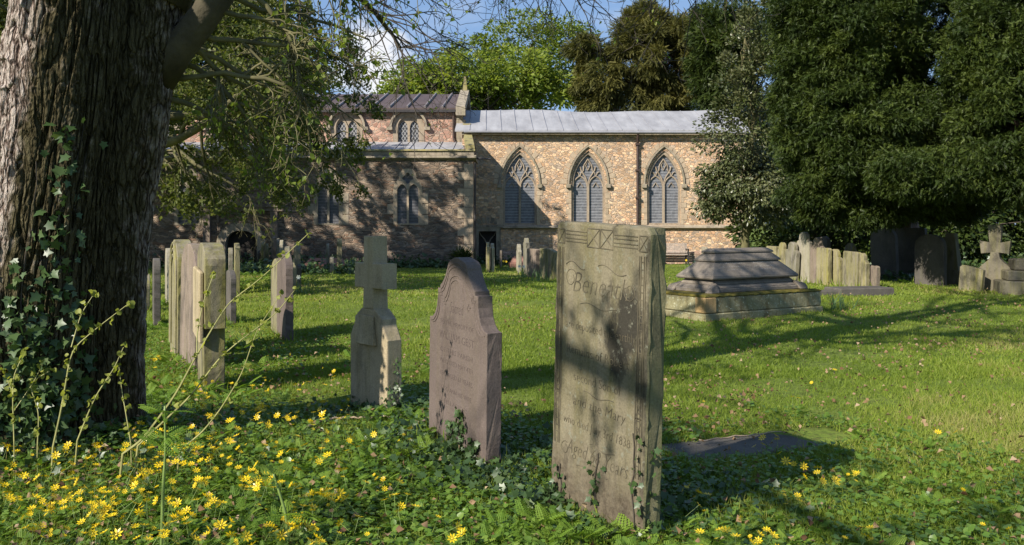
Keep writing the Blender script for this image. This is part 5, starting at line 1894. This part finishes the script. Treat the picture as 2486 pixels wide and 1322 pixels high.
# low leaves
n = 115000
x, y = frustum_pts(n, 3.5, 13, 1.1)
k = (r.random(n) < cover(x, y) * (.55 + .45 * (vnoise(x * 2 + 30, y * 2 + 30, 22) > .4))) & ~on_ledger(x, y) & ~near_stone(x, y)
x, y = x[k], y[k]
m = len(x)
z = gz(x, y) + r.uniform(.01, .055, m)
V, F, T = scatter(HEART[0], HEART[1], np.stack([x, y, z], 1), rdir(m, r) * np.array([1, 1, .35]), rdir(m, r) * .45 + np.array([0, 0, 1]), r.uniform(.016, .038, m), np.clip(r.normal(.5, .22, m), 0, 1))
tag(link('celandine_leaves', npmesh('celandine_leaves', V, F, T), M['lf_celandine']), 'low glossy heart shaped leaves carpeting the near ground', 'ground cover', kind='stuff')


def rosettes(x, y, size, k=6, tmpl=FROND):
    m = len(x)
    az = (np.arange(k)[None] * 2 * np.pi / k + r.uniform(0, 6, (m, 1)) + r.normal(0, .3, (m, k))).ravel()
    up = r.uniform(.25, 1.1, m * k)
    ax = np.stack([np.cos(az), np.sin(az), up], 1)
    p = np.repeat(np.stack([x, y, gz(x, y) + .01], 1), k, 0) + ax * .03
    nr = np.stack([-np.cos(az) * .6, -np.sin(az) * .6, np.ones(m * k)], 1) + r.normal(0, .15, (m * k, 3))
    tn = np.clip(np.repeat(r.normal(.5, .2, m), k) + r.normal(0, .1, m * k), 0, 1)
    return scatter(tmpl[0], tmpl[1], p, ax, nr, np.repeat(size, k) * r.uniform(.7, 1.2, m * k), tn)


n = 4600
x, y = frustum_pts(n, 3.5, 14, 1.15)
pt = vnoise(x * 1.6 + 20, y * 1.6 + 20, 33)
k = (r.random(n) < cover(x, y) * sstep(.35, .65, pt) * .8) & ~on_ledger(x, y) & ~near_stone(x, y)
x, y = x[k], y[k]
parts = [rosettes(x, y, r.uniform(.035, .085, len(x)))]
# fuller plants at the foot of stones and among the left group
fx, fy2 = [], []
for px, py, s, cnt in ((1330, 1290, .07, 6), (1420, 1312, .06, 6), (1500, 1318, .05, 4), (990, 1120, .25, 16), (650, 690, .9, 34), (600, 670, .8, 24), (400, 800, .5, 22), (360, 740, .6, 18), (420, 880, .35, 18), (470, 960, .3, 14), (380, 960, .3, 12),
                       (560, 980, .3, 10), (880, 1020, .15, 6), (2290, 690, .5, 8), (2120, 700, .4, 7), (930, 900, .3, 8), (720, 905, .3, 8)):
    a_, b_, _ = gpt(px, py)
    fx.append(a_ + r.normal(0, s, cnt))
    fy2.append(b_ + r.normal(0, s, cnt))
fx, fy2 = np.concatenate(fx), np.concatenate(fy2)
parts.append(rosettes(fx, fy2, r.uniform(.06, .13, len(fx)) * (1 + .02 * fy2)))
V, F, T = cat_meshes(parts)
tag(link('fern_leaved_plants', npmesh('fern_leaved_plants', V, F, T), M['lf_parsley']), 'bright green ferny cow parsley leaves among the flowers', 'ground cover', kind='stuff')

# ivy and brambles on the ground round the near stones, undergrowth at the aisle foot
parts = []
for px, py, s, cnt in ((1090, 1120, .2, 500), (1010, 1060, .22, 420), (1180, 1170, .2, 420), (1320, 1230, .1, 200), (1450, 1310, .08, 120), (1580, 1310, .05, 60), (960, 1000, .14, 260), (880, 1010, .2, 260), (1250, 1120, .25, 300), (200, 1080, .4, 700), (80, 1080, .3, 500), (1700, 1240, .25, 300)):
    a_, b_, _ = gpt(px, py)
    x, y = a_ + r.normal(0, s, cnt), b_ + r.normal(0, s, cnt)
    p = np.stack([x, y, gz(x, y) + r.uniform(.01, .08, cnt)], 1)
    parts.append(scatter(IVY[0], IVY[1], p, rdir(cnt, r), rdir(cnt, r) * .6 + np.array([0, -.3, .9]), r.uniform(.025, .055, cnt), np.clip(r.normal(.4, .25, cnt), 0, 1)))
for x0, x1, d_, cnt, hm in ((-7.0, -1.75, 35.6, 1500, .35), (-15, -7, 35.4, 1500, .5), (-9, -4.5, 29, 1500, .35), (-1.5, 2, 38.6, 700, .3), (9, 24, 31, 3000, .5), (8.6, 14, 22.6, 900, .2)):
    x, y = r.uniform(x0, x1, cnt), d_ + r.normal(0, .35, cnt)
    p = np.stack([x, y, gz(x, y) + np.abs(r.normal(0, hm * .5, cnt))], 1)
    parts.append(scatter(IVY[0], IVY[1], p, rdir(cnt, r), rdir(cnt, r) * .6 + np.array([0, -.3, .9]), r.uniform(.08, .16, cnt), np.clip(r.normal(.5, .25, cnt), 0, 1)))
V, F, T = cat_meshes(parts)
tag(link('ivy_undergrowth', npmesh('ivy_undergrowth', V, F, T), M['lf_ivy']), 'dark ivy creeping round the feet of stones and walls', 'ground cover', kind='stuff')
# ivy climbing the near stones
for host, lab, spots in ((big, 'ivy strands climbing the right edge of the tall inscribed stone', [(WB / 2 - .03, -TB / 2, .0, .5, 26), (WB / 2 + .01, 0, 0, .45, 26), (.02, -TB / 2, 0, .34, 20), (-.3, -TB / 2, 0, .2, 26)]),
                         (brn, 'ivy climbing the foot of the purple brown headstone', [(.1, -TW / 2, 0, .3, 110), (-.05, -TW / 2, 0, .2, 70), (.3, -TW / 2, 0, .16, 60)]),
                         (cr, 'ivy on the right side of the stone cross base', [(hw + .01, .02, 0, .42, 60), (hw + .01, -.04, 0, .22, 40)])):
    Pl, mb = [], MB()
    for x0, y0, z0, z1, cnt in spots:
        zq = r.uniform(z0, z1, cnt)
        Pl.append(np.stack([x0 + r.normal(0, .035, cnt), np.full(cnt, y0) - r.uniform(.005, .03, cnt), zq], 1))
        zt = np.linspace(-.05, z1, 10)
        mb.tube(np.stack([x0 + np.cumsum(r.normal(0, .012, 10)), np.full(10, y0) - .006, zt], 1), .003, 4)
    Pl = np.concatenate(Pl)
    cnt = len(Pl)
    V, F, T = scatter(IVY[0], IVY[1], Pl, rdir(cnt, r) + np.array([0, 0, -.4]), rdir(cnt, r) * .5 + np.array([0, -1, .3]), r.uniform(.018, .04, cnt), np.clip(r.normal(.5, .25, cnt), 0, 1))
    o = link('ivy', npmesh('ivy', V, F, T), M['lf_ivy'])
    mw = Matrix.Translation(host.location) @ host.rotation_euler.to_matrix().to_4x4()
    o.matrix_world = mw
    mb.build('ivy_stems', M['twig_dark'], o)
    tag(o, lab, 'ivy')

# fallen leaves
n = 15000
x, y = frustum_pts(n, 3.6, 26, 1.1)
k = (r.random(n) < .25 + .75 * sstep(.45, .7, vnoise(x * .8 + 70, y * .8 + 70, 44)))
x, y = x[k], y[k]
m = len(x)
tv = LEAF[0] * np.array([1.3, 1, 2.2])
V, F, T = scatter(tv, LEAF[1], np.stack([x, y, gz(x, y) + r.uniform(.015, .07, m)], 1), rdir(m, r) * np.array([1, 1, .5]), rdir(m, r) * .9 + np.array([0, 0, .8]), r.uniform(.016, .042, m) * (1 + .012 * y), np.clip(r.normal(.5, .28, m), 0, 1))
tag(link('fallen_leaves', npmesh('fallen_leaves', V, F, T), M['lf_dead']), 'brown dry fallen leaves scattered over the grass', 'leaves', kind='stuff')

# ------------------------------------------------------------------ celandines, one object each
pv, pf = [], []
for kx in range(8):
    a_ = kx * math.pi / 4
    ca, sa = math.cos(a_), math.sin(a_)
    b = len(pv)
    for (u_, w_, h_) in ((.12, 0, 0), (.6, .17, .12), (1, 0, .2), (.6, -.17, .12)):
        pv.append((ca * u_ - sa * w_, sa * u_ + ca * w_, h_))
    pf += [(b, b + 1, b + 2), (b, b + 2, b + 3)]
npet = len(pf)
b = len(pv)
for kx in range(6):
    pv.append((.16 * math.cos(kx), .16 * math.sin(kx), .09))
pv.append((0, 0, .16))
pf += [(b + kx, b + (kx + 1) % 6, b + 6) for kx in range(6)]
ncen = len(pf)
b = len(pv)
for h_ in (0.0, -3.2):
    for kx in range(3):
        pv.append((.05 * math.cos(kx * 2.1), .05 * math.sin(kx * 2.1), h_))
for kx in range(3):
    pf += [(b + kx, b + (kx + 1) % 3, b + 3 + (kx + 1) % 3), (b + kx, b + 3 + (kx + 1) % 3, b + 3 + kx)]
fm = npmesh('celandine', np.array(pv), np.array(pf), np.tile(np.linspace(0, 1, 4), len(pv))[:len(pv)], midx=[0] * npet + [1] * (ncen - npet) + [2] * (len(pf) - ncen))
for q in (M['petal'], M['petal_daff'], M['stem_green']):
    fm.materials.append(q)
regs = [(0, 420, 1100, 1315, 260, 0), (400, 840, 1085, 1315, 250, 0), (850, 1010, 1160, 1310, 20, 0), (1030, 1130, 1250, 1315, 6, 0), (0, 200, 1030, 1110, 10, 0), (330, 860, 1015, 1100, 90, 0),
        (620, 860, 900, 1015, 80, 1), (400, 680, 920, 1015, 70, 1), (890, 1010, 1040, 1075, 8, 1), (340, 480, 860, 940, 14, 1), (560, 740, 820, 900, 10, 1),
        (1620, 1960, 1030, 1110, 18, 2), (1640, 1960, 1120, 1250, 20, 2), (1900, 2300, 1000, 1200, 20, 2), (1690, 1880, 1255, 1315, 14, 2), (2000, 2480, 1180, 1310, 10, 2), (1650, 2000, 900, 1000, 6, 2)]
FL = [('yellow celandine in the dense carpet of flowers left of the purple headstone', 'celandines in the dense left carpet'),
      ('yellow celandine in the band between big trunk and stone cross', 'celandines between trunk and cross'),
      ('yellow celandine scattered in the grass right of the tall inscribed headstone', 'celandines right of the tall headstone')]
spots = []
for x0, x1, y0, y1, cnt, li in regs:
    cen = np.stack([r.uniform(x0, x1, max(3, cnt // 7)), r.uniform(y0, y1, max(3, cnt // 7))], 1)
    for _ in range(cnt):
        if r.random() < .65:
            c_ = cen[r.integers(0, len(cen))]
            px, py = c_[0] + r.normal(0, 22), c_[1] + r.normal(0, 13)
        else:
            px, py = r.uniform(x0, x1), r.uniform(y0, y1)
        py = min(py, 1330)
        hf = r.uniform(.085, .14)
        gy = (CAM_H - hf - .01) * FPX / (py - HY)
        gx = (px - CX) / FPX * gy
        if on_ledger(np.array(gx), np.array(gy)) or near_stone(np.array(gx), np.array(gy)):
            continue
        spots.append((gy, gx, float(gz(gx, gy)) + hf, li))
spots.sort()
rest = []
for kx, (gy, gx, gzv, li) in enumerate(spots):
    s = r.choice([.011, .015, .019, .022, .025, .028]) * r.uniform(.9, 1.1)
    eu = Euler((r.normal(.12, .45), r.normal(-.12, .45), r.uniform(0, 6.28)))
    if kx < 300:
        o = bpy.data.objects.new('celandine', fm)
        COL.objects.link(o)
        o.location, o.rotation_euler, o.scale = (gx, gy, gzv), eu, (s, s, s * r.uniform(.8, 1.8))
        tag(o, FL[li][0], 'flower', FL[li][1])
    else:
        mt = np.array(eu.to_matrix()) * s
        rest.append((np.array(pv) @ mt.T + np.array([gx, gy, gzv]), np.array(pf)))
V, F, _ = cat_meshes(rest)
nr_ = len(rest)
o = link('celandines', npmesh('celandines', V, F, np.tile(np.tile(np.linspace(0, 1, 4), len(pv))[:len(pv)], nr_), midx=np.tile([0] * npet + [1] * (ncen - npet) + [2] * (len(pf) - ncen), nr_)), [M['petal'], M['petal_daff'], M['stem_green']])
tag(o, 'smaller yellow celandines farther back in the grass', 'flowers', kind='stuff')

# ------------------------------------------------------------------ young shoots, cow parsley, sticks, daffodils


def smooth_line(pts, k=6):
    pts = np.asarray(pts, float)
    t = np.arange(len(pts))
    tt = np.linspace(0, len(pts) - 1, (len(pts) - 1) * k + 1)
    out = np.stack([np.interp(tt, t, pts[:, j]) for j in range(3)], 1)
    for _ in range(3):
        out[1:-1] = (out[:-2] + 2 * out[1:-1] + out[2:]) / 4
    return out


def shoot(label, lines, d, r0, seed, every=.09):
    rr = np.random.default_rng(seed)
    mb, Pl = MB(), []
    for i, ln in enumerate(lines):
        q = smooth_line([at(px, py, d + .06 * i + .12 * (k / len(ln))) for k, (px, py) in enumerate(ln)])
        if i == 0:
            q[0, 2] = float(gz(q[0, 0], q[0, 1])) - .03
        mb.tube(q, np.linspace(r0 if i == 0 else r0 * .6, .0018, len(q)), 5)
        s = np.concatenate([[0], np.cumsum(np.linalg.norm(np.diff(q, axis=0), axis=1))])
        for u_ in list(np.arange(s[-1] * .38, s[-1], every)) + [s[-1]]:
            Pl.append([np.interp(u_ + rr.normal(0, .01), s, q[:, j]) for j in range(3)])
    x, y = mb.v[0][0], mb.v[0][1]
    o = mb.build('young_shoot', M['stem_young'])
    tag(o, label, 'shoot', 'young shoots sprouting round the old tree')
    Pl = np.repeat(np.array(Pl), 3, 0)
    n_ = len(Pl)
    V, F, T = scatter(HEART[0] * np.array([1, 1, 2.5]), HEART[1], Pl + rr.normal(0, .008, (n_, 3)), rdir(n_, rr) + np.array([0, 0, .2]), rdir(n_, rr), rr.uniform(.018, .036, n_), rr.random(n_))
    link('leaves', npmesh('leaves', V, F, T), M['lf_sucker'], o)


shoot('long arching shoot reaching up over the left headstones', [[(288, 1108), (346, 1067), (426, 958), (478, 860), (519, 790), (556, 733), (634, 675), (749, 566)], [(478, 860), (478, 808), (493, 733), (519, 664)]], 4.7, .0075, 71)
shoot('second arching shoot crossing below the longest one', [[(323, 1092), (392, 1027), (461, 963), (530, 871), (576, 831), (669, 762), (715, 704)]], 4.75, .0065, 72)
shoot('pale curving shoot nearest the stone cross', [[(426, 1100), (490, 1050), (536, 992), (588, 906), (622, 802), (680, 716)]], 4.75, .005, 73, .11)
shoot('forked leafy shoot standing against the dark ivy', [[(124, 1105), (150, 986), (173, 848), (242, 790), (317, 733)], [(173, 842), (196, 762), (230, 710)]], 4.75, .006, 74, .06)
shoot('leaning shoot in front of the trunk foot', [[(179, 1090), (230, 963), (277, 894), (300, 842)]], 4.8, .005, 75, .06)
shoot('thin bent shoot at the right foot of the trunk', [[(320, 1090), (305, 1000), (296, 950), (288, 883)]], 4.85, .004, 76, .07)
shoot('short bushy shoot at the far left edge', [[(35, 1100), (29, 917), (63, 848)], [(32, 1000), (80, 930), (105, 880)], [(33, 960), (10, 900)]], 4.8, .004, 77, .05)
shoot('low leafy shoot between the left edge and the ivy', [[(90, 1095), (95, 1000), (70, 930), (120, 900)]], 4.85, .004, 78, .05)

for lab, ln, d_, tops in (('tall hollow cow parsley stem rising at the bottom edge', [(392, 1350), (396, 1180), (402, 1100), (400, 985)], 3.72, [(400, 1000), (402, 1090), (398, 1060)]),
                          ('shorter leaning cow parsley stem at the bottom edge', [(702, 1350), (695, 1250), (680, 1200), (664, 1150)], 3.74, [(668, 1160), (695, 1250)])):
    q = smooth_line([at(px, py, d_) for px, py in ln])
    mb = MB().tube(q, np.linspace(.0085, .004, len(q)), 7)
    o = mb.build('cow_parsley', M['stem_green'], smooth=True)
    tag(o, lab, 'plant', 'cow parsley plants in the foreground')
    pts = np.array([at(px, py, d_) for px, py in tops])
    pts = np.repeat(pts, 5, 0)
    az = r.uniform(0, 6.28, len(pts))
    ax = np.stack([np.cos(az), np.sin(az), r.uniform(.0, .7, len(pts))], 1)
    V, F, T = scatter(FROND[0], FROND[1], pts, ax, np.array([0, 0, 1]) + r.normal(0, .3, (len(pts), 3)), r.uniform(.08, .15, len(pts)), r.random(len(pts)))
    link('leaves', npmesh('leaves', V, F, T), M['lf_parsley'], o)

for lab, ln, r0 in (('long reddish fallen stick lying before the stone cross', [(735, 1052), (800, 1032), (870, 1026), (960, 1026), (1055, 1008)], .011), ('short grey stick beside the purple headstone foot', [(1010, 1040), (1040, 1030), (1070, 1018)], .014),
                    ('thin twig lying across the dark ledger', [(1700, 1088), (1800, 1070), (1900, 1062)], .006)):
    pts = []
    for px, py in ln:
        a_, b_, c_ = gpt(px, py)
        pts.append((a_, b_, c_ + .04))
    q = smooth_line(pts)
    q += r.normal(0, .006, q.shape)
    o = MB().tube(q, np.linspace(r0, r0 * .5, len(q)), 6).build('fallen_stick', M['stem_brown'], smooth=True)
    tag(o, lab, 'stick')

for lab, px, py, cnt, nf, mat in (('daffodil clump with one yellow flower by the pinkish thin stone', 1228, 655, 26, 2, 'petal_daff'), ('daffodil leaves at the foot of the tallest pointed stone', 1276, 674, 30, 2, 'petal_white'), ('green daffodil leaves between the flat topped stones', 1312, 682, 30, 0, 'petal_daff'),
                                  ('lone clump of daffodil leaves right of the chest tomb', 2040, 752, 28, 0, 'petal_daff'), ('daffodil leaves beside the far left stone cluster', 722, 712, 34, 1, 'petal_white'), ('daffodil leaves growing close to the bench', 1672, 652, 20, 1, 'petal_daff')):
    x, d, z = gpt(px, py)
    o = empty('daffodil', (x, d, z))
    tag(o, lab, 'plant', 'daffodil clumps on the lawn')
    ax = np.stack([r.normal(0, .35, cnt), r.normal(0, .35, cnt), np.ones(cnt)], 1)
    V, F, T = scatter(BLADE[0], BLADE[1], np.stack([r.normal(0, .12, cnt), r.normal(0, .12, cnt), np.full(cnt, -.02)], 1), ax, rdir(cnt, r), r.uniform(.22, .38, cnt), r.random(cnt), .022)
    link('leaves', npmesh('leaves', V, F, T), M['lf_daff'], o)
    for kx in range(nf):
        c = np.array([r.normal(0, .12), -.1, r.uniform(.3, .36)])
        a_ = np.arange(6) * math.pi / 3
        V, F, T = scatter(LEAF[0] * np.array([1.4, 1, 1]), LEAF[1], np.repeat(c[None], 6, 0), np.stack([np.cos(a_), 0 * a_ - .2, np.sin(a_)], 1), np.tile([0, -1.0, 0], (6, 1)), np.full(6, .05), np.zeros(6))
        link('flower', npmesh('flower', V, F, T), M[mat], o)
